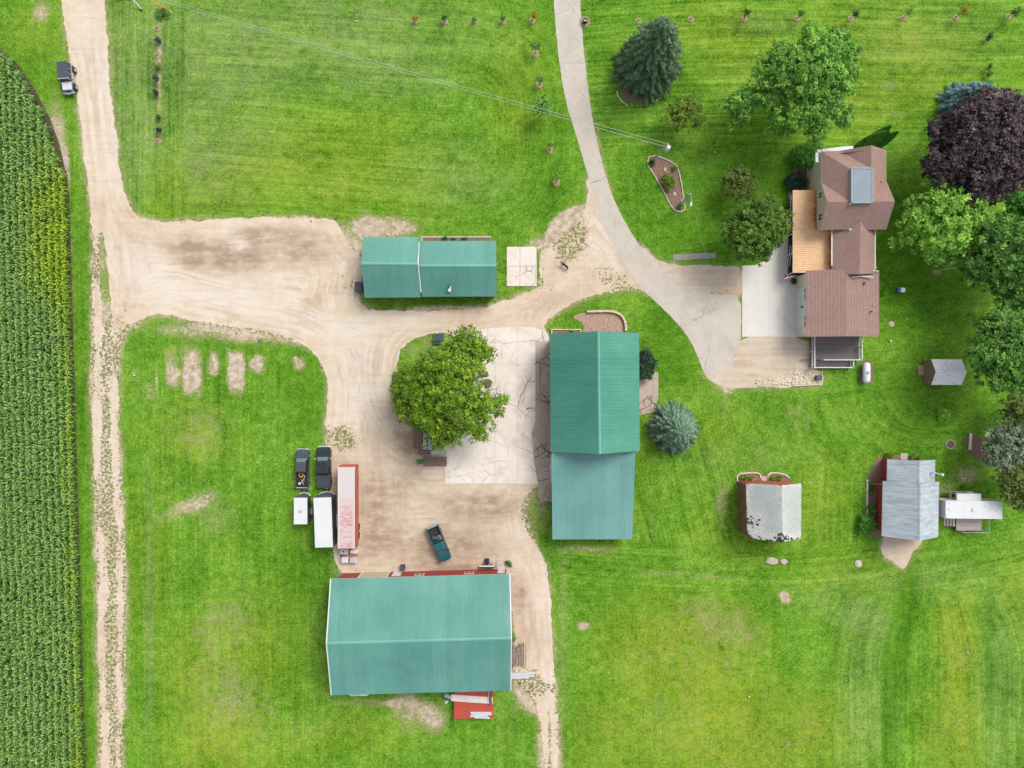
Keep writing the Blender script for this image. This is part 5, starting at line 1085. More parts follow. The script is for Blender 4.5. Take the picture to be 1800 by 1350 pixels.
# snow plough and dark box by the big shed
v = W(856, 992, .4); t = thing('snow_plough', 'black truck plough with a white blade edge before the big shed', 'snow plough', (v.x, v.y, 0))
MB().loft([[(-1.15, -.42+.12*k, z_) for k in (0, 1)]+[(1.15, -.42+.12*k, z_) for k in (1, 0)] for z_ in (.02, .35, .7)]).build('blade', M['black_paint'], t); MB().box(-1.1, 1.1, -.3, -.12, .55, .62).build('blade_face', M['white'], t)
MB().box(-.3, .3, .15, .7, .15, .5).box(-.12, .12, -.2, .2, .2, .45).build('mount', M['black_paint'], t)
mb = MB(); mb.tube([(-.75, -.15, .4), (-.25, .3, .45)], .06); mb.tube([(.75, -.15, .4), (.25, .3, .45)], .06); mb.tube([(-.3, .78, .3), (.3, .78, .3)], .06); mb.build('push_arm', M['black_paint'], t)
boxthing('bin', 'dark square bin against the north wall of the big shed', 'bin', 707.5, 998.5, .62, .72, .8, 'black_paint', top=lambda t, w, l, h: MB().box(-w*.4, w*.4, -l*.42, l*.42, h, h+.04).build('lid', M['grey_roof'], t))
# lumber stacks
def stack(label, x0, x1, y0, y1, z, mt, n, axis='y', jit=.03, cat='lumber stack', grp='stacks of timber', layers=2):
    a = W(x0, y1, z); b = W(x1, y0, z); c = (a+b)/2; t = thing('lumber_stack', label, cat, (c.x, c.y, 0), 0, grp); w = b.x-a.x; l = b.y-a.y
    for ly in range(layers):
        mb = MB(); zt_ = z*(ly+1)/layers; zb = z*ly/layers+.01
        for k in range(n):
            j = [random.uniform(-1, 1)*jit*8 for _ in range(2)]
            if axis == 'y': x = -w/2+(k+.5)*w/n; d = random.uniform(-1, 1)*jit*1.2; mb.obox((x-d, -l/2+j[0]), (x+d, l/2+j[1]), w/n*.78, zb, zt_-random.uniform(.01, .05))
            else: y = -l/2+(k+.5)*l/n; d = random.uniform(-1, 1)*jit; mb.obox((-w/2+j[0], y-d), (w/2+j[1], y+d), l/n*.78, zb, zt_-random.uniform(.01, .05))
        mb.build('board_layer', M[mt], t)
    return t
stack('grey weathered posts stacked beside the east wall of the big shed', 900.5, 920, 1137, 1171, .5, 'wood_grey', 7, jit=.05)
stack('two long pale boards at the east side of the grey post stack', 920.5, 927, 1133, 1176, .35, 'wood_pale', 2, layers=1)
stack('long white boards sticking out from the south-east corner of the big shed', 893, 935, 1183.5, 1193.5, .5, 'white', 3, 'x', jit=.05)
stack('weathered brown planks stacked at the west foot of the bushy tree', 726.5, 741, 743, 787, .6, 'wood_brown', 5)
stack('pale blue-grey metal sheets beside the brown planks under the bushy tree', 742.5, 760, 752, 789, .5, 'steel', 2, layers=3)
stack('grey steel channels lying over the brown bench planks south of the bushy tree', 756, 785, 791.5, 800, .8, 'steel', 1, 'x', layers=3)
stack('brown plank lying under the grey steel channels', 736.7, 757, 793, 801, .6, 'wood_brown', 2, 'x')
def pallet(label, x, y, w, l, n=6, z=.3, grp='wooden pallets south of the bushy tree'):
    v = W(x, y, z); t = thing('pallet', label, 'pallet', (v.x, v.y, 0), 0, grp); mb = MB(); [mb.box(-w/2, w/2, -l/2+k*l/n, -l/2+(k+.72)*l/n, z-.05, z) for k in range(n)]; mb.build('top_deck', M['wood_brown'], t)
    mb = MB(); [mb.box(-w/2+k*(w-.1)/2, -w/2+.1+k*(w-.1)/2, -l/2, l/2, 0, z-.052) for k in range(3)]; mb.build('bearer', M['wood_brown'], t)
pallet('western brown pallet of the pair south of the bushy tree', 756, 811, 1.75, 1.35); pallet('eastern brown pallet of the pair south of the bushy tree', 777, 811, 1.25, 1.3)
def machine(label, x, y, w, l, z, rz=0):
    v = W(x, y, z*.6); t = thing('farm_implement', label, 'farm implement', (v.x, v.y, 0), rz); MB().loft([rr(0, 0, w, l, .1, .35), rr(0, 0, w*.9, l*.92, .1, z)]).build('hopper', M['green_m'], t)
    MB().box(-w*.75, w*.75, -l*.72, -l*.6, .2, .45).box(-w*.7, w*.7, l*.55, l*.65, .3, .5).build('frame', M['green_m'], t)
    for sx in (-1, 1): MB().tube([(sx*w*.6, 0, .3), (sx*w*.75, 0, .3)], .3, 16).build('wheel', M['dark'], t)
    mb = MB(); [mb.tube([(-w*.6+k*w*.3, -l*.7, .3), (-w*.6+k*w*.3, -l*.95, .02)], .03, 6) for k in range(5)]; mb.build('tine', M['dark'], t)
machine('bright green implement poking out at the west side of the bushy tree', 704.5, 712, .8, 1.5, 1.1); machine('small green wheeled frame beside the brown pallets', 738, 811, .35, .7, .5, R(90))
v = W(771, 595, .7); t = thing('picnic_table', 'dark grey picnic table on the grass north of the bushy tree', 'picnic table', (v.x, v.y, 0)); tm = M['grey_roof']
mb = MB(); [mb.box(-.75, .75, -.36+k*.15, -.23+k*.15, .7, .74) for k in range(5)]; mb.build('table_top', tm, t)
for s in (-1, 1): MB().box(-.75, .75, s*.62-.12, s*.62+.12, .41, .45).build('seat', tm, t)
for x in (-.5, .5): MB().tube([(x, -.6, 0), (x, -.15, .7)], .035, 6).tube([(x, .6, 0), (x, .15, .7)], .035, 6).box(x-.03, x+.03, -.7, .7, .36, .41).build('leg', tm, t)
# compost patches on the concrete beside the tree
for i, (x, y, a, b) in enumerate(((850, 658, .75, .5), (855, 674, .65, .75))):
    v = W(x, y); mb = MB(); rd = [1+random.uniform(-.2, .2) for _ in range(14)]; mb.loft([[(a*f*rd[q]*math.cos(q*.449), b*f*rd[q]*math.sin(q*.449), z_) for q in range(14)] for f, z_ in ((1, .03), (.7, .14), (.3, .2))])
    o = tag(mb.build('dirt_pile', M['bark']), ['northern dark soil heap on the concrete at the tree edge', 'southern dark soil heap on the concrete at the tree edge'][i], 'dirt pile', kind=None); o.location = v
# red sheets rack south of the big shed
z = .9; a = W(798, 1263, z); b = W(867, 1205, z); c = (a+b)/2; t = thing('hay_rack', 'low red metal topped rack with white boards south of the big shed', 'rack', (c.x, c.y, 0)); w, l = (b.x-a.x)/2, (b.y-a.y)/2
mb = MB(); mb.box(-w, w, -l, l, z-.15, z-.03); ribbed(mb, Vector((-w, -l, z)), Vector((w, -l, z)), Vector((w, l, z)), Vector((-w, l, z)), .22, .03); mb.build('platform', M['redmetal'], t)
for x in (-w+.2, w-.2):
    for y in (-l+.2, l-.2): MB().box(x-.08, x+.08, y-.08, y+.08, 0, z-.15).build('leg', M['wood_brown'], t)
def panel(name, label, cat, x0, y0, x1, y1, wd_, z0, z1, mt):
    a = W(x0, y0, z1); b = W(x1, y1, z1); c = (a+b)/2; mb = MB(); mb.obox(a-c, b-c, wd_, z0, z1); mb.obox(lerp(a, b, .02)-c, lerp(a, b, .98)-c, wd_*.86, z1, z1+.02); o = tag(mb.build(name, M[mt]), label, cat); o.location = (c.x, c.y, 0)
panel('metal_sheet', 'longer white sheet laid across the red rack', 'sheet', 819, 1228.5, 866, 1231.5, .92, .94, 1.02, 'pale_board'); panel('metal_sheet', 'shorter white sheet laid across the west of the red rack', 'sheet', 793, 1226.5, 818.6, 1228.4, .92, .94, 1.02, 'pale_board')
panel('metal_sheet', 'pale grey sheets sticking out west of the red rack', 'sheet', 781.5, 1222, 793.5, 1227, .5, .85, .93, 'steel'); panel('steel_channel', 'dark rusty channel across the east end of the red rack', 'channel', 861.5, 1212, 862.5, 1240, .34, 1.05, 1.2, 'rust_wood')
panel('steel_channel', 'thin pale rail beside the dark channel on the red rack', 'rail', 858.3, 1212, 858.8, 1237, .08, 1.05, 1.16, 'white')
stack('white boards stacked on the south-east corner of the red rack', 829, 860, 1252, 1263.5, 1.15, 'white', 4, 'x', jit=.05, layers=1)
v = W(785, 1233.5); o = tag(MB().obox((-.25, -.1), (.25, .12), .3, 0, .1).obox((-.1, -.2), (.1, .05), .2, .1, .14).build('board_scrap', M['white']), 'small white scrap lying on the soil west of the red rack', 'scrap'); o.location = v
# things on the lawns
def disc(name, label, cat, x, y, r1, h, m1, knob=None, hole=None):
    v = W(x, y); t = thing(name, label, cat, v); MB().cylz(0, 0, 0, h, r1, 22).build('lid', M[m1], t)
    if knob: MB().cylz(0, 0, h, h+.12, knob, 12).build('knob', M['white'], t)
    return t
disc('septic_lid', 'round concrete septic lid in the lawn east of the garage', 'septic lid', 1566.5, 569.5, .4, .1, 'stone', .1); t = thing('pipe_stub', 'small white pipe stub in the lawn below the round septic lid', 'pipe stub', W(1564.3, 599.3)); MB().cylz(0, 0, 0, .25, .1).build('pipe', M['white'], t); MB().cylz(0, 0, .25, .29, .13).build('cap', M['white'], t)
disc('well_cap', 'concrete ring with a pale cap in the lawn west of the torn gravel patch', 'well cap', 1508.5, 990.5, .52, .12, 'stone', .2)
for x, y, lab in ((1256.5, 268, 'small white topped pipe in the lawn east of the taller utility pole'), (627.5, 38, 'small pale stub in the north lawn under the power lines'), (1700, 1146, 'small white stone in the south-east lawn'), (1316, 1224, 'small pinkish stone in the southern lawn'), (237, 660, 'small pale ring in the lawn beside the rutted lane')):
    t = thing('pipe_stub', lab, 'pipe stub', W(x, y)); MB().cylz(0, 0, 0, .18, .12, 10).build('pipe', M['stone'], t); MB().cylz(0, 0, .18, .22, .1, 10).build('cap', M['white'], t)
v = W(1586.5, 509.5, .8); t = thing('tote_bin', 'blue bin with a white lid standing in the lawn east of the garage', 'bin', (v.x, v.y, 0), R(-8)); MB().loft([rr(-.1, 0, .75, .55, .08, 0), rr(-.1, 0, .85, .65, .08, .7)]).build('body', M['blue'], t); MB().loft([rr(.12, 0, .6, .66, .08, .7), rr(.12, 0, .55, .6, .08, .78)]).build('lid', M['white_roof'], t)
# fire pit
v = W(1670, 781); t = thing('fire_pit', 'stone ringed fire pit in the lawn north-east of the metal roofed shed', 'fire pit', v); MB().cylz(0, 0, .0, .05, .5, 20).build('ash', M['bark'], t)
for k in range(12): a = k*math.pi/6; MB().loft([rr(.62*math.cos(a), .62*math.sin(a), .26, .24, .07, 0, 2), rr(.62*math.cos(a), .62*math.sin(a), .2, .18, .06, .2, 2)]).build('ring_stone', M['stone'], t)
v = W(1705.5, 776, .4); t = thing('bench', 'plain pale plank bench on the mulch by the silvery tree', 'bench', (v.x, v.y, 0), R(-4)); MB().box(-.2, .2, -1.15, 1.15, .4, .46).build('seat', M['pale_board'], t)
for y in (-.9, .9): MB().box(-.16, .16, y-.06, y+.06, 0, .4).build('leg', M['wood_brown'], t)
t = thing('pole_stake', 'thin grey pole lying out from a patch of dirt east of the link wing', 'pole', W(1652, 475)); MB().tube([(0, 0, .1), (1.9, .25, .6)], .05).build('pole', M['silver'], t); MB().loft([rr(-.4, -.3, 1.3, .8, .3, -.02), rr(-.4, -.3, .8, .4, .2, .1)]).build('dirt_mound', M['ring'], t)
stonering([(1084,160),(1086,170),(1094,179),(1103,186)], 'edging', 'cream stone edging under the western side of the tall spruce', 'edging', .16, .12); stonering([(1152,179),(1160,173)], 'edging', 'short piece of stone edging under the eastern side of the tall spruce', 'edging', .16, .12)
stonering([(1138,290),(1150,308),(1165,334),(1178,360),(1186,370),(1196,373),(1204,368),(1203,357)], 'edging', 'long cream stone edging on the west side of the mulch bed with the poles', 'edging', .13, .14)
stonering([(1202,350),(1198,325),(1194,305),(1190,292),(1180,285),(1165,278),(1152,274),(1141,276),(1138,286)], 'edging', 'cream stone edging on the east side of the mulch bed with the poles', 'edging', .13, .14)
for x, y, lab in ((1169, 298, 'northern pale flat stone lying in the mulch bed with the poles'), (1186, 341, 'southern pale flat stone lying in the mulch bed with the poles')):
    o = tag(MB().loft([rr(0, 0, .45, .6, .15, 0, 2), rr(0, 0, .4, .5, .15, .14, 2)]).build('boulder', M['stone']), lab, 'boulder'); o.location = W(x, y)
# mailbox-like box by the drive
v = W(1029, 35, .6); t = thing('utility_box', 'black box with a white mark on a mulch ring beside the top of the asphalt', 'utility box', (v.x, v.y, 0)); MB().loft([rr(0, 0, .6, .5, .08, 0), rr(0, 0, .6, .5, .08, .8)]).build('cabinet', M['black_paint'], t); MB().box(-.2, .12, -.28, -.15, .8, .84).build('label_plate', M['white'], t); MB().cylz(0, .1, 0, .04, .75, 18).build('mulch_ring', M['ring'], t)
# dog on the gravel: dark and white, walking
def skin(name, verts, edges, rads, mats_, parent=None, sub=2, root=0):
    me = bpy.data.meshes.new(name); me.from_pydata(verts, edges, []); o = bpy.data.objects.new(name, me); COL.objects.link(o)
    m = o.modifiers.new('s', 'SKIN'); o.modifiers.new('b', 'SUBSURF').levels = sub; o.modifiers['b'].render_levels = sub
    sv = me.skin_vertices[0].data if me.skin_vertices else None
    if sv is None: bpy.context.view_layer.objects.active = o
    for i, r_ in enumerate(rads): me.skin_vertices[0].data[i].radius = (r_, r_); me.skin_vertices[0].data[i].use_root = (i == root)
    m.use_smooth_shade = True
    for q in mats_: me.materials.append(q)
    if parent: o.parent = parent
    return o
def bw():
    g = NG('black_and_white_coat'); n = g.noise(2.6, 2, .5); return g.done(g.mix(g.mr(n, .5, .53), (.02, .018, .016), (.6, .58, .54)), .8)
M['coat'] = bw()
def dog():
    vs = [(0,0,.5),(0,.2,.52),(0,.38,.55),(0,.52,.68),(0,.62,.74),(0,.76,.70),(0,-.22,.52),(0,-.36,.52),(0,-.5,.6),(.05,-.62,.7),
          (.1,.34,.42),(.1,.30,.24),(.1,.34,.03),(-.1,.36,.42),(-.1,.42,.24),(-.1,.46,.03),(.1,-.3,.40),(.1,-.24,.27),(.1,-.36,.16),(.1,-.32,.03),(-.1,-.34,.40),(-.1,-.30,.27),(-.1,-.44,.16),(-.1,-.42,.03),(.06,.60,.84),(-.06,.60,.84),
          (.1,.40,.02),(-.1,.52,.02),(.1,-.26,.02),(-.1,-.36,.02)]
    ed = [(0,1),(1,2),(2,3),(3,4),(4,5),(0,6),(6,7),(7,8),(8,9),(2,10),(10,11),(11,12),(2,13),(13,14),(14,15),(7,16),(16,17),(17,18),(18,19),(7,20),(20,21),(21,22),(22,23),(4,24),(4,25),(12,26),(15,27),(19,28),(23,29)]
    rd = [.13,.14,.14,.085,.09,.04,.105,.12,.035,.02,.06,.035,.028,.06,.035,.028,.075,.05,.03,.026,.075,.05,.03,.026,.022,.022,.024,.024,.024,.024]
    v = W(994, 467.5, .4); return skin('dog', vs, ed, rd, [M['coat']]), v
# NOTE: mesh.skin_vertices only exists once the modifier is added through the object data API
try:
    dg, v = dog(); dg.location = (v.x, v.y, 0); dg.rotation_euler = (0, 0, R(52)); dg.scale = (1.25,)*3; tag(dg, 'black and white dog standing on the gravel east of the small concrete slab', 'dog')
except Exception as ex: print('DOG FAIL', ex)
# top-left odds and ends
v = W(225, 1); t = thing('plank', 'tan plank at the top edge of the picture beside the gravel road', 'plank', (v.x, v.y+.1, 0)); MB().box(-1.6, .9, .0, .35, 0, .15).build('board', M['wood_pale'], t); MB().box(-1.6, -1.5, -.05, .4, .15, .2).build('cleat', M['wood_pale'], t)
a = W(234, 0, 1.2); b = W(249, 16, .1); t = thing('drain_spout', 'white downspout lying slanted in the grass at the top left', 'pipe', b); MB().tube([Vector((0, 0, 0)), (a-b)*.8, (a-b)*1.3], .1, 8).build('pipe', M['white'], t); MB().box(-.2, .1, -.2, -.05, 0, .1).build('outlet', M['dark'], t)
a = W(273, 6, .8); b = W(299, 19, .2); t = thing('pipe', 'orange pipe leaning in the weeds at the top left', 'pipe', b); MB().tube([Vector((0, 0, 0)), (a-b)*.5, a-b], [.05, .11, .12], 8).build('pipe', M['orange'], t); MB().tube([Vector((0, 0, 0)), Vector((.25, -.3, -.1))], .05, 6).build('end_piece', M['pale_board'], t)
# ------------------------------------------------------------------ plants
def leaf_mesh(name, C, N_, S_, tone, mat, parent=None, world=(0, 0, 0), asp=.62, extra=None):
    """C centres, N_ normals, S_ sizes -> one mesh of small bent leaf cards"""
    n = len(C); rg = np.random.default_rng(n); N_ = N_/np.maximum(np.linalg.norm(N_, axis=1, keepdims=True), 1e-6)
    r = rg.normal(size=(n, 3)); U = np.cross(N_, r); U /= np.maximum(np.linalg.norm(U, axis=1, keepdims=True), 1e-6); V = np.cross(N_, U)
    s = S_[:, None]; a = asp
    P = np.stack([C-U*s, C-V*s*a+N_*s*.12, C+U*s, C+V*s*a+N_*s*.12], 1).reshape(-1, 3)-np.array(world)
    me = bpy.data.meshes.new(name); me.vertices.add(4*n); me.vertices.foreach_set('co', P.astype(np.float32).ravel())
    me.loops.add(4*n); me.loops.foreach_set('vertex_index', np.arange(4*n, dtype=np.int32)); me.polygons.add(n); me.polygons.foreach_set('loop_start', np.arange(0, 4*n, 4, dtype=np.int32))
    me.update(calc_edges=True); set_attr(me, 'tone', np.repeat(tone, 4))
    if extra is not None: set_attr(me, extra[0], np.repeat(extra[1], 4))
    me.materials.append(mat); me.validate(); o = bpy.data.objects.new(name, me); COL.objects.link(o)
    if parent: o.parent = parent
    return o
def lobes_auto(c, rad, h, n, rg, flat=.7, core=.55):
    out = [(c+np.array([0, 0, h]), rad*core)]
    for k in range(n):
        a = k*2.39996+rg.uniform(-.3, .3); f = math.sqrt((k+.6)/n)*rg.uniform(.72, .82); rr_ = rad*rg.uniform(.26, .4)
        z = h+flat*rad*(math.sqrt(max(0, 1-f*f))-.25)+rg.uniform(-.06, .06)*rad
        out.append((c+np.array([math.cos(a)*f*rad, math.sin(a)*f*rad, z]), rr_))
    return out
def crown_points(lobes, dens, ls, rg, clump=.5, cn=12, fray=.16):
    C = []; Nn = []; T = []
    for c, r_ in lobes:
        nc = max(6, int(dens*r_*r_*4)); d = rg.normal(size=(nc, 3)); d[:, 2] = np.where(d[:, 2] < -.35, -d[:, 2], d[:, 2]); d /= np.linalg.norm(d, axis=1, keepdims=True)
        rad = r_*(1+rg.normal(size=nc)*fray-.05)*np.where(rg.random(nc) < .25, rg.uniform(.4, .9, nc), 1)
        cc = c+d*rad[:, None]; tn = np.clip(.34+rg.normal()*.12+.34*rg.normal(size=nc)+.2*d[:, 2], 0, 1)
        k = rg.integers(int(cn*.6), int(cn*1.4)+1, nc); idx = np.repeat(np.arange(nc), k)
        off = rg.normal(size=(len(idx), 3))*np.array([1, 1, .55])*clump*.5
        C.append(cc[idx]+off); Nn.append(d[idx]*.6+np.array([0, 0, .75])+rg.normal(size=(len(idx), 3))*.55); T.append(np.clip(tn[idx]+rg.normal(size=len(idx))*.14, 0, 1))
    C = np.concatenate(C); Nn = np.concatenate(Nn); T = np.concatenate(T); S_ = ls*rg.uniform(.65, 1.3, len(C)); return C, Nn, S_, T
def trunk(t, h, r0, limbs, rg, mat='bark', lean=(0, 0)):
    lv = np.array([lean[0], lean[1], 0]); MB().tube([(0, 0, -.2), tuple(lv*.5+[0, 0, h*.5]), tuple(lv+[0, 0, h])], [r0, r0*.75, r0*.4], 10).build('trunk', M[mat], t)
    for i, q in enumerate(limbs):
        s = lv*.45+np.array([0, 0, h*rg.uniform(.4, .7)]); e = np.array(q); m = (s+e)/2+np.array([0, 0, .3]); MB().tube([tuple(s), tuple(m), tuple(e)], [r0*.4, r0*.25, r0*.08], 7).build('limb', M[mat], t)
def tree(name, label, x, y, rpx, h, mat, n=14, dens=7, ls=.2, clump=.55, cn=12, lob=None, zc=None, fray=.16, flat=.7, seed=0, cat='tree', group=None, core=.55, tr=None, base=None):
    """x, y, rpx: crown as it looks; h: crown centre height"""
    rg = np.random.default_rng(seed+int(x)); c = W(x, y, h); b = W(*base) if base else Vector((c.x, c.y, 0)); t = thing(name, label, cat, (b.x, b.y, 0), group=group)
    s = (HC-h)/F; cc = np.array([c.x, c.y, 0.])
    if lob: lobes = [(np.array(W(px, py, z)), pr*(HC-z)/F) for px, py, pr, z in lob]
    else: lobes = lobes_auto(cc, rpx*s, h, n, rg, flat, core)
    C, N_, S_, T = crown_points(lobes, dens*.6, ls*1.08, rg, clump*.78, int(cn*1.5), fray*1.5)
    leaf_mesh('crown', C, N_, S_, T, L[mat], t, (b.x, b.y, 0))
    lim = [tuple(l[0]-np.array([b.x, b.y, 0])) for l in lobes[1:][:7]]
    trunk(t, max(.6, h*.9), tr or max(.06, .035*h), lim if h > 2.2 else [], rg, lean=(c.x-b.x, c.y-b.y)); return t
def conifer(name, label, x, y, rpx, h, mat, seed=0, dens=1.0, cat='tree', z0=.4, ls=.17, droop=.25, tip=(0, 0), pw=.85, group=None):
    """x, y, rpx on the ground"""
    rg = np.random.default_rng(seed+int(x)); b = W(x, y); R_ = rpx/12.4; t = thing(name, label, cat, b, group=group); C = []; Nn = []; T = []
    nl = int(h/.42); 
    for k in range(nl):
        f = k/nl; z = z0+(h-z0)*f; Lb = R_*(1-f)**pw*rg.uniform(.93, 1.05)+.08; nb_ = max(4, int((8+11*(1-f))*dens))
        for j in range(nb_):
            a = 2*math.pi*(j+rg.random()*.8)/nb_+k*.7; lb = Lb*rg.uniform(.78, 1.12); m = max(3, int(lb/.11)); u = np.linspace(.12, 1, m)**.85; lt = rg.normal()*.1
            dx, dy = math.cos(a), math.sin(a); px = dx*lb*u; py = dy*lb*u; pz = z-droop*lb*u*u+.12*u*lb+rg.normal(size=m)*.03
            rep = 5; wv = (.10+.17*np.sin(np.pi*np.clip(u*.9+.1, 0, 1)))*min(1.25, .5+lb*.3)
            for q in range(rep):
                o = (q-(rep-1)/2)/((rep-1)/2); jx = -dy*o*wv+rg.normal(size=m)*.035; jy = dx*o*wv+rg.normal(size=m)*.035
                C.append(np.stack([px+jx, py+jy, pz-abs(o)*.09+rg.normal(size=m)*.03], 1)); Nn.append(np.stack([dx*.35-dy*o*.8+rg.normal(size=m)*.3, dy*.35+dx*o*.8+rg.normal(size=m)*.3, np.full(m, .8)], 1))
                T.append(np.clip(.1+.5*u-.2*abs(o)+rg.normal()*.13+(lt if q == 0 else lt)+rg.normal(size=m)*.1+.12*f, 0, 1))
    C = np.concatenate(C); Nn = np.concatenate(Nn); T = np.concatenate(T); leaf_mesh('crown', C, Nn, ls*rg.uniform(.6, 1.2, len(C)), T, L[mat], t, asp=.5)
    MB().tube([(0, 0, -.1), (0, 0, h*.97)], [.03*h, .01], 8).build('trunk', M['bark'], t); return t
def shrub(name, label, x, y, rx, ry, h, mat, ls=.12, dens=16, seed=0, cat='shrub', group=None, part='foliage', z=0):
    rg = np.random.default_rng(seed+int(x*3)); b = W(x, y, h*.6); t = thing(name, label, cat, (b.x, b.y, z), group=group); lobes = []
    n = max(3, int(rx*ry/18)); 
    for k in range(n):
        a = rg.uniform(0, 6.28); f = math.sqrt(rg.random())*.7; lobes.append((np.array([math.cos(a)*f*rx/12.4, math.sin(a)*f*ry/12.4, h*rg.uniform(.3, .62)]), min(rx, ry)/12.4*rg.uniform(.4, .6)))
    C, N_, S_, T = crown_points(lobes, dens*1.5, ls, rg, .25, 10, .2); C[:, 2] = np.clip(C[:, 2], .03, h*1.3); leaf_mesh(part, C, N_, S_, T, L[mat], t)
    MB().tube([(0, 0, -.05), (0, 0, h*.5)], [.05, .02], 6).build('stem', M['bark'], t); return t

conifer('spruce_tree', 'tall dark green spruce leaning over its bed near the asphalt driveway', 1136, 122, 58, 13.4, 'spruce', 1, 1.25, ls=.2, pw=.62)
conifer('blue_spruce_tree', 'round blue-grey spruce beside the barn lean-to', 1181, 752, 46, 6.6, 'blue', 2, 1.3, ls=.15, pw=.6)
conifer('blue_spruce_tree', 'ice blue spruce behind the purple tree at the right', 1684, 188, 38, 7.2, 'iceblue', 3, 1.1, ls=.16, pw=.7)
tree('maple_tree', 'large fresh green maple with ragged fingers of leaves north of the farmhouse', 1420, 140, 100, 8, 'maple', seed=4, ls=.2, dens=6.5, clump=.6, cn=13, base=(1375, 188),
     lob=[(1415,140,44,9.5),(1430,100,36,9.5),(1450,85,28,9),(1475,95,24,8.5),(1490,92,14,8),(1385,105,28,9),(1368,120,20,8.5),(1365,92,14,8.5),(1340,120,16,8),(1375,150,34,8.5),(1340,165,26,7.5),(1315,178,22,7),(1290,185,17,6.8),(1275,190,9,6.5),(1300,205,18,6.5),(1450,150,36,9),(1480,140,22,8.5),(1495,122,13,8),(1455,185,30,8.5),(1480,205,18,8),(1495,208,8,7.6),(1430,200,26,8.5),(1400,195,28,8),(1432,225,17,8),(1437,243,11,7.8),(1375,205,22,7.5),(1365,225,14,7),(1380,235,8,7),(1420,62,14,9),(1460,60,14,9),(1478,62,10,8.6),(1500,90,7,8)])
tree('purple_maple_tree', 'huge dark purple leaved maple at the right edge', 1706, 267, 93, 6.2, 'purple', n=34, seed=5, dens=6.5, ls=.2, clump=.6, cn=12, core=.75, fray=.08, flat=.8)
tree('lime_maple_tree', 'bright lime green maple below the purple tree', 1652, 396, 76, 6.0, 'lime', seed=6, dens=7, ls=.18, clump=.5,
     lob=[(1655,385,48,7),(1685,365,36,6.8),(1710,385,26,6.4),(1620,370,28,6.6),(1600,390,20,6),(1640,420,36,6.2),(1675,420,30,6),(1600,410,18,5.4),(1580,423,11,5),(1568,427,6,4.8),(1660,445,18,5.2),(1640,452,13,5),(1625,435,16,5.2),(1650,350,24,6.8),(1725,365,12,6.2),(1605,365,14,6.2),(1700,342,16,6.4),(1672,457,8,5)])
tree('shade_tree', 'mid green broad tree beyond the lime maple at the right edge', 1765, 455, 74, 6.8, 'mid', seed=7, dens=6, ls=.19, clump=.55, lob=[(1765,450,50,7.6),(1740,430,36,7),(1725,470,30,6.4),(1710,480,22,5.8),(1755,495,30,6.4),(1790,420,36,7.4),(1810,470,50,7.4),(1785,520,30,6.4),(1740,400,20,6.6),(1800,545,26,6),(1700,455,16,5.6),(1840,430,40,7),(1765,505,24,6.2)])
tree('shade_tree', 'dark green tree tucked behind the purple maple at the right edge', 1790, 365, 42, 5.0, 'cedar', n=14, seed=8, dens=6, ls=.17, fray=.2)
tree('shade_tree', 'rounded mid green tree beside the garden shed at the right edge', 1760, 617, 74, 6.4, 'mid', n=24, seed=9, dens=6.5, ls=.18, clump=.5, core=.7, fray=.11, flat=.75)
tree('round_tree', 'dense round dark green tree west of the porch', 1322, 407, 60, 4.6, 'round', n=26, seed=10, dens=8, ls=.15, clump=.4, core=.74, fray=.07, flat=.78)
tree('ash_tree', 'large bushy yellow-green tree between the gravel yard and the concrete', 790, 682, 100, 6.2, 'ash', seed=11, dens=8, ls=.15, clump=.55, cn=13,
     lob=[(785,685,54,7.6),(745,668,32,7),(716,672,24,6.2),(702,688,16,5.4),(730,700,34,6.6),(760,720,36,6.8),(775,750,30,6.2),(790,765,20,5.6),(815,730,36,6.8),(840,740,24,6.2),(845,708,22,6.6),(870,707,15,5.8),(885,703,11,5.2),(875,725,10,5),(812,690,36,7.4),(824,650,22,7),(792,645,34,7.4),(765,642,24,7),(752,634,16,6.2),(810,615,28,6),(835,610,26,6),(845,630,22,5.8),(820,600,18,5.8),(855,620,12,5.2),(712,655,14,5.8),(712,715,18,5.4),(735,735,16,5.4),(770,775,14,5),(845,765,12,5)])
tree('silver_tree', 'silvery grey-green tree by the plank bench', 1760, 785, 46, 3.6, 'silver', n=22, seed=12, dens=9, ls=.15, clump=.4, fray=.2, core=.6)
tree('drab_tree', 'dull brownish green tree above the silvery tree', 1785, 722, 40, 3.4, 'drab', n=16, seed=13, dens=6, ls=.15, fray=.25); tree('drab_tree', 'dull dark green tree east of the camper', 1785, 852, 44, 3.4, 'drab', n=18, seed=14, dens=7, ls=.14, fray=.2)
tree('crab_apple_tree', 'thin yellow-green small tree south of the tall spruce', 1201, 206, 38, 2.6, 'olive', n=14, seed=15, dens=6.5, ls=.13, clump=.42, fray=.28, core=.45)
tree('crab_apple_tree', 'thin drab small tree above the round tree', 1291, 326, 33, 2.4, 'drab', n=14, seed=16, dens=8, ls=.12, clump=.4, fray=.24, core=.5)
tree('young_tree', 'small bright green tree under the power lines west of the asphalt', 953, 190, 21, 2.4, 'maple', n=9, seed=17, dens=8, ls=.13, clump=.35, fray=.25)
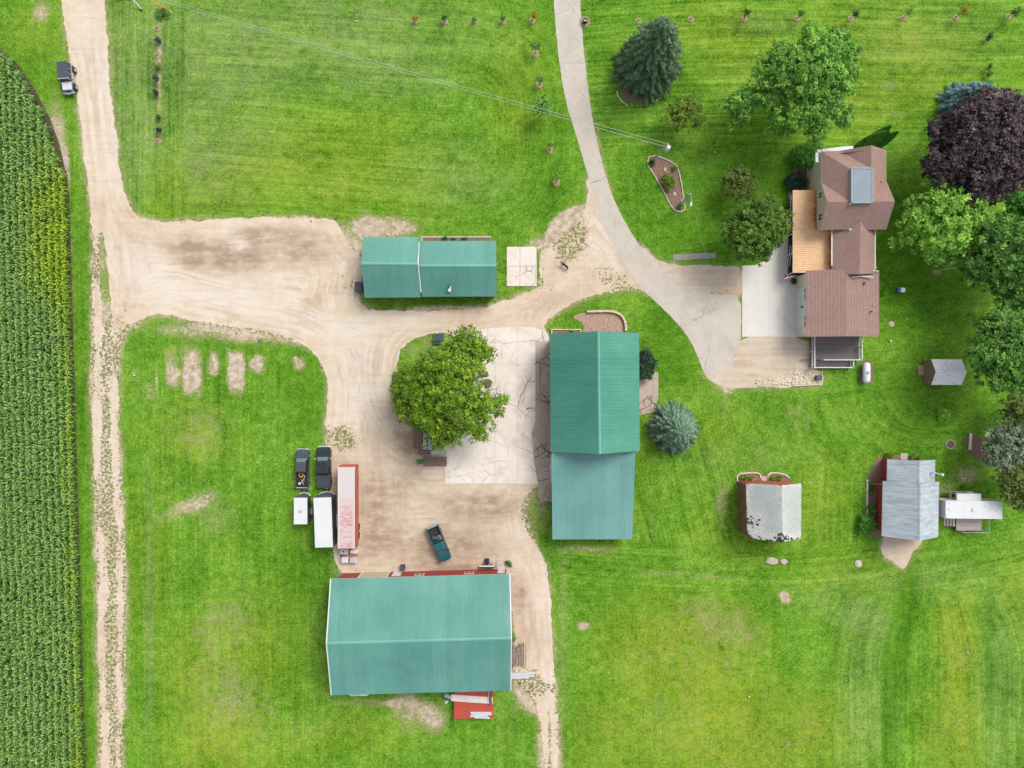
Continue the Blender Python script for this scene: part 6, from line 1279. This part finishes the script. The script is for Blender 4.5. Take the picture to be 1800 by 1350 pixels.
# columnar cedars
def column(label, bx, by, tx, ty, h, rad, seed, mat='cedar', grp='columnar cedars at the farmhouse'):
    rg = np.random.default_rng(seed); b = W(bx, by); tp = W(tx, ty, h)-b; t = thing('cedar', label, 'cedar', b, group=grp); n = 5200; u = rg.random(n)**.9; a = rg.uniform(0, 6.283, n); prof = rad*np.minimum(1, np.sin(np.pi*np.clip(u*.86+.12, 0, 1))**.6*1.05)*(1-.35*u)
    q = np.array(tp)[None]*u[:, None]; rj = prof*rg.uniform(.86, 1.06, n); C = q+np.stack([np.cos(a)*rj, np.sin(a)*rj, 0*a], 1); N_ = np.stack([np.cos(a), np.sin(a), .5+0*a], 1)+rg.normal(size=(n, 3))*.35
    leaf_mesh('crown', C, N_, .13*rg.uniform(.6, 1.2, n), np.clip(.4+rg.normal(size=n)*.2+.15*np.sin(a*5+u*20), 0, 1), L[mat], t); MB().tube([(0, 0, 0), tuple(tp*.9)], [.1, .02], 8).build('trunk', M['bark'], t)
column('longest pointed cedar of the clump at the north side of the farmhouse', 1507, 262, 1562, 231, 5.4, .95, 1); column('short pointed cedar at the north end of the clump by the farmhouse', 1518, 258, 1566, 221, 5.0, .75, 2); column('southernmost pointed cedar of the clump by the farmhouse', 1530, 262, 1578, 232, 4.6, .75, 3)
shrub('cedar_bush', 'dense dark green cedar bush at the north-west corner of the farmhouse', 1418, 271, 24, 20, 2.6, 'cedar', .12, 20, 1); shrub('shrub', 'dark bluish shrub on the mulch west of the farmhouse', 1399, 320, 19, 15, 1.5, 'shade', .11, 18, 2)
shrub('shrub', 'dark leafy shrub against the east wall of the barn', 1134, 640, 15, 32, 2.4, 'shade', .13, 14, 3); shrub('flower_shrub', 'red flowering plants along the porch edge', 1389.5, 372, 4, 30, .9, 'red', .09, 22, 4, 'flowers'); shrub('shrub', 'small dark potted bush at the garage corner', 1396, 495, 5, 4.5, .8, 'shade', .09, 20, 5)
shrub('shrub', 'olive bush in the middle of the mulch bed with the poles', 1175, 320, 13, 14, 1.2, 'olive', .1, 16, 6); shrub('shrub', 'weedy plants at the foot of the taller utility pole', 1145, 285, 7, 8, .6, 'weed', .1, 14, 7); shrub('shrub', 'small olive plant at the east corner of the mulch bed with the poles', 1186, 294, 5, 5, .5, 'olive', .09, 16, 8); shrub('shrub', 'low green plants at the foot of the lamp pole', 1194, 364, 7, 5, .5, 'mid', .1, 14, 9)
shrub('hosta_bed', 'patch of bright green hostas in the lawn west of the silvery tree', 1658, 731, 16, 8, .5, 'lime', .13, 18, 10, 'hostas'); shrub('shrub', 'dark green bush at the south-west corner of the metal roofed shed', 1527, 921, 14, 15, 1.3, 'cedar', .12, 18, 11)
shrub('shrub', 'green plants in the bed west of the metal roofed shed', 1534, 893, 7, 14, .8, 'mid', .11, 16, 12); shrub('shrub', 'low plants at the north of the bed west of the metal roofed shed', 1532, 858, 6, 16, .6, 'weed', .11, 14, 13); shrub('hedge', 'yellow-green row of plants at the north-west corner of the metal roofed shed', 1565, 801, 15, 6, .8, 'ash', .1, 20, 14); shrub('hedge', 'olive row of plants at the north-east of the metal roofed shed', 1609, 803, 15, 5, .7, 'olive', .1, 18, 15)
shrub('hedge', 'yellow-green plants in the western bed of the lichened shed', 1318, 841, 20, 5, .7, 'ash', .1, 20, 16); shrub('hedge', 'yellow-green plants in the eastern bed of the lichened shed', 1366, 840, 18, 5, .7, 'ash', .1, 20, 17); shrub('shrub', 'small yellow-green plants at the door of the garden shed', 1622, 634, 8, 5, .6, 'ash', .1, 14, 18)
shrub('shrub', 'weeds growing in the white planter box at the barn', 1003, 581, 10, 3, .6, 'ash', .09, 18, 19); shrub('shrub', 'leafy weeds at the top left beside the orange pipe', 283, 22, 15, 9, .6, 'mid', .1, 14, 20); shrub('shrub', 'dark weeds beside the north corner of the lower green shed', 795, 419, 40, 2.5, .4, 'weed', .09, 12, 21); shrub('shrub', 'weeds on the soil east of the concrete step', 896, 990, 8, 6, .5, 'weed', .1, 14, 22)
shrub('shrub', 'dark weeds along the east wall of the big shed', 902, 1120, 4, 14, .6, 'mid', .1, 14, 23)
# saplings with mulch rings
def sapling(label, x, y, ring, crown, grp):
    b = W(x, y); t = thing('sapling', label, 'sapling', b, group=grp); rg = np.random.default_rng(int(x+y))
    if ring: MB().loft([[(ring/12.4*f*(1+.12*math.sin(q*2.1+x))*math.cos(q*.393), ring/12.4*f*(1+.12*math.sin(q*2.1+x))*math.sin(q*.393), z) for q in range(16)] for f, z in ((1, .0), (.9, .06), (.3, .1), (.25, .03))]).build('mulch_ring', M['ring'], t)
    if crown:
        mat, dx, dy, r_, h = crown; c = np.array(W(x+dx, y+dy, h))-np.array(b); lobes = [(c, r_/12.4*.7)]+[(c+np.array([rg.uniform(-.6, .6)*r_/12.4, rg.uniform(-.6, .6)*r_/12.4, rg.uniform(-.3, .2)]), r_/12.4*.45) for _ in range(5)]
        C, N_, S_, T = crown_points(lobes, 16, .09, rg, .22, 8, .3); leaf_mesh('crown', C, N_, S_, T, L[mat], t); MB().tube([(0, 0, 0), tuple(c)], [.04, .015], 6).build('trunk', M['bark'], t)
    else: MB().tube([(0, 0, 0), (0.02, .02, .5)], [.04, .02], 6).build('trunk', M['bark'], t)
gN = 'saplings in a row along the top edge'; gD = 'young trees in a column west of the asphalt'; gL = 'small shrubs in the planted strip east of the gravel road'; gE = 'small evergreens in a column at the upper right'
o_n = ['westernmost', 'second from the west', 'third from the west', 'fourth from the west']
for i, (x, y, cr) in enumerate(((730,37,('yellow',-1,-5,5,1.0)), (782,38,('weed',-1,-6,4,1.0)), (834,36.5,('mid',0,-4,3.5,.8)), (884,37.5,('mid',0,-5,3.5,.8)))): sapling(f'{o_n[i]} of the four saplings west of the asphalt at the top', x, y, 6.5, cr, gN)
sapling('yellow leaved sapling at the top of the column west of the asphalt', 935.5, 37, 6.5, ('yellow',2,-11,7,1.2), gD); sapling('leafy green young tree second in the column west of the asphalt', 941, 94, 7.5, ('maple',0,-13,11,1.8), gD); sapling('dark green young tree third in the column west of the asphalt', 948, 149, 7, ('mid',1,-9,8,1.4), gD); sapling('young tree fifth in the column west of the asphalt', 966, 264, 6.5, ('maple',3,-12,7,1.2), gD); sapling('lowest young tree in the column west of the asphalt', 978, 321, 7, ('maple',1,-10,6.5,1.2), gD)
for x, y, cr, lab in ((1122,37,None,'bare sapling ring hidden against the top of the tall spruce'), (1214,34,None,'bare mulch ring with a twig east of the tall spruce'), (1308,33,('weed',6,-12,7,1.6),'pale green sapling third in the top row east of the asphalt'), (1401,32,('cedar',8,-10,7,1.5),'dark green sapling above the ragged maple'), (1495,33,('shade',8,-9,6,1.5),'darkest sapling in the top row'), (1588,32,('lime',12,-14,10,1.9),'light green leafy sapling in the top row'), (1680,31,('yellow',16,-13,9,1.8),'thin yellowish sapling near the top right'), (1772,29,('weed',14,-10,9,1.6),'easternmost sapling of the top row')):
    sapling(lab, x, y, 6, cr, gN)
for i, (x, y, cr) in enumerate(((277,50,None), (277,71,('shade',0,0,5,.7)), (277,97,None), (276,117,('mid',0,0,6,.7)), (275,137,('shade',0,0,6,.8)), (275,162,('shade',-2,0,6,.7)), (278,205,('weed',0,0,4,.5)), (278,228,('shade',0,0,5,.8)), (278,248,None))):
    sapling(['first', 'second', 'third', 'fourth', 'fifth', 'sixth', 'seventh', 'eighth', 'ninth'][i]+' plant from the top in the strip east of the gravel road', x, y, 6, cr, gL)
for x, y, r_, lab in ((1741,65,5.5,'uppermost small dark evergreen at the upper right'), (1740,118,5,'upper of the touching pair of small evergreens at the upper right'), (1741.5,129,6,'lower of the touching pair of small evergreens at the upper right'), (1742,146,5,'small evergreen touching the top of the ice blue spruce')): sapling(lab, x, y, 0, ('shade' if y < 70 else 'cedar', 0, 0, r_, .8), gE)
# vine on the cleared patch below the gravel
# ------------------------------------------------------------------ corn
def corn():
    rg = np.random.default_rng(9); P0 = []
    for row in range(18):
        off = row*12
        yy = np.arange(60, 1420, 2.3); yy = yy+rg.normal(size=len(yy))*.5
        xx = 121+(yy-340)*.0295-off+rg.normal(size=len(yy))*.7
        P0.append(np.stack([xx, yy], 1))
    P = np.concatenate(P0); bx = np.interp(P[:, 1], [60, 97, 122, 160, 210, 258, 300, 340], [-40, 12, 38, 62, 86, 104, 115, 160]); keep = (P[:, 0] < bx+rg.normal(size=len(P))*1.5) & (P[:, 0] > -75) & (rg.random(len(P)) > .05); P = P[keep]
    n = len(P); X = (P[:, 0]-900)/12.4; Y = -(P[:, 1]-675)/12.4; H = rg.normal(2.1, .16, n)*np.where(vn(P[:, 0], P[:, 1], 60, 41) < .32, .86, 1); az = rg.normal(.0, .9, n)
    nl = 9; V = []; tone = []; yl = []; px = np.repeat(P[:, 0], 1)
    edge = np.interp(P[:, 1], [60, 340, 1400], [300, 121, 153]); y0 = (.2+.55*rg.random(n))*np.clip(1.15-(edge-P[:, 0])/24, 0, 1)+1.05*np.clip(1-np.hypot((P[:, 0]-112)/80, (P[:, 1]-420)/190), 0, 1)+.18*np.clip(1-np.abs(P[:, 1]-300)/260, 0, 1)+.25*(rg.random(n) < .05)
    allv = []; 
    for k in range(nl):
        a = az+k*math.pi+rg.normal(size=n)*.5; z = H*(.28+.72*k/nl); Ln = (.60-.03*k)*rg.uniform(.8, 1.15, n)*np.where(k > 6, .75, 1); d = np.stack([np.cos(a), np.sin(a)], 1); w = .055*rg.uniform(.8, 1.2, n); s = np.stack([-d[:, 1], d[:, 0]], 1)
        pts = []
        for u, zz, ww in ((.0, .0, .6), (.35, .30, 1.0), (.72, .30, .85), (1.05, .0, .12)):
            c = np.stack([X+d[:, 0]*Ln*u, Y+d[:, 1]*Ln*u, z+Ln*zz], 1); off = np.concatenate([s*(w*ww)[:, None], np.zeros((n, 1))], 1); pts += [c-off, c+off]
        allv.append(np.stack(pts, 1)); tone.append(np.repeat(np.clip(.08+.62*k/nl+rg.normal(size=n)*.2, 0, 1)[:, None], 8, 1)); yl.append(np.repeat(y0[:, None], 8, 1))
    V = np.concatenate(allv).reshape(-1, 3); m = len(V)//8; i = np.arange(m)*8; q = np.stack([np.stack([i+2*j, i+2*j+1, i+2*j+3, i+2*j+2], 1) for j in range(3)], 1).reshape(-1)
    me = bpy.data.meshes.new('corn_crop'); me.vertices.add(len(V)); me.vertices.foreach_set('co', V.astype(np.float32).ravel()); me.loops.add(len(q)); me.loops.foreach_set('vertex_index', q.astype(np.int32)); me.polygons.add(len(q)//4); me.polygons.foreach_set('loop_start', np.arange(0, len(q), 4, dtype=np.int32)); me.update(calc_edges=True)
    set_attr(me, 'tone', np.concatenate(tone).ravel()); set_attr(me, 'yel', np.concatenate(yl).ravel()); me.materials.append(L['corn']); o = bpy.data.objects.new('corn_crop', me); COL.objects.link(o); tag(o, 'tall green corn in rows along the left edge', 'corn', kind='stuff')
    # bare soil under the crop
    mb = MB(); mb.prism([W(*p)[:2] for p in ((-190, 60), (0, 84), (36, 118), (62, 158), (88, 208), (105, 255), (115, 300), (122, 340), (153, 1430), (-190, 1430))], -.05, .015)
    tag(mb.build('corn_soil', plain('field_soil', (.085, .06, .035), .95, var=.35, sc=2, bump=.3)), 'brown soil beneath the corn rows', 'soil', kind='structure')
corn()
# weeds along the gravel edges: low tufts
def tufts():
    rg = np.random.default_rng(31); n = 60000; X = rg.uniform(100, 1470, n); Y = rg.uniform(0, 1350, n); sd = samp(sd_grav, X, Y); w = weedf(X, Y)
    p = np.where(sd > 0, w**2*.9, np.clip(1+sd/6, 0, 1)*.5)*(vn(X, Y, 18, 51)+.3); asd = samp(sd_as, X, Y); p = np.where(asd > -1, 0, p); p = np.where((X > 785) & (X < 990) & (Y > 575) & (Y < 885), 0, p); p = np.where((X > 890) & (X < 944) & (Y > 433) & (Y < 504), 0, p)
    k = rg.random(n) < p*.22; X = X[k]; Y = Y[k]; m = 5; XX = np.repeat(X, m)+rg.normal(size=len(X)*m)*1.0; YY = np.repeat(Y, m)+rg.normal(size=len(X)*m)*1.0
    C = np.stack([(XX-900)/12.4, -(YY-675)/12.4, rg.uniform(.03, .14, len(XX))], 1); N_ = rg.normal(size=C.shape)*.6+np.array([0, 0, 1]); leaf_mesh_o = leaf_mesh('weeds', C, N_, rg.uniform(.05, .11, len(C)), rg.random(len(C)), L['weed']); tag(leaf_mesh_o, 'low green weeds along the gravel edges and ruts', 'weeds', kind='stuff')
tufts()
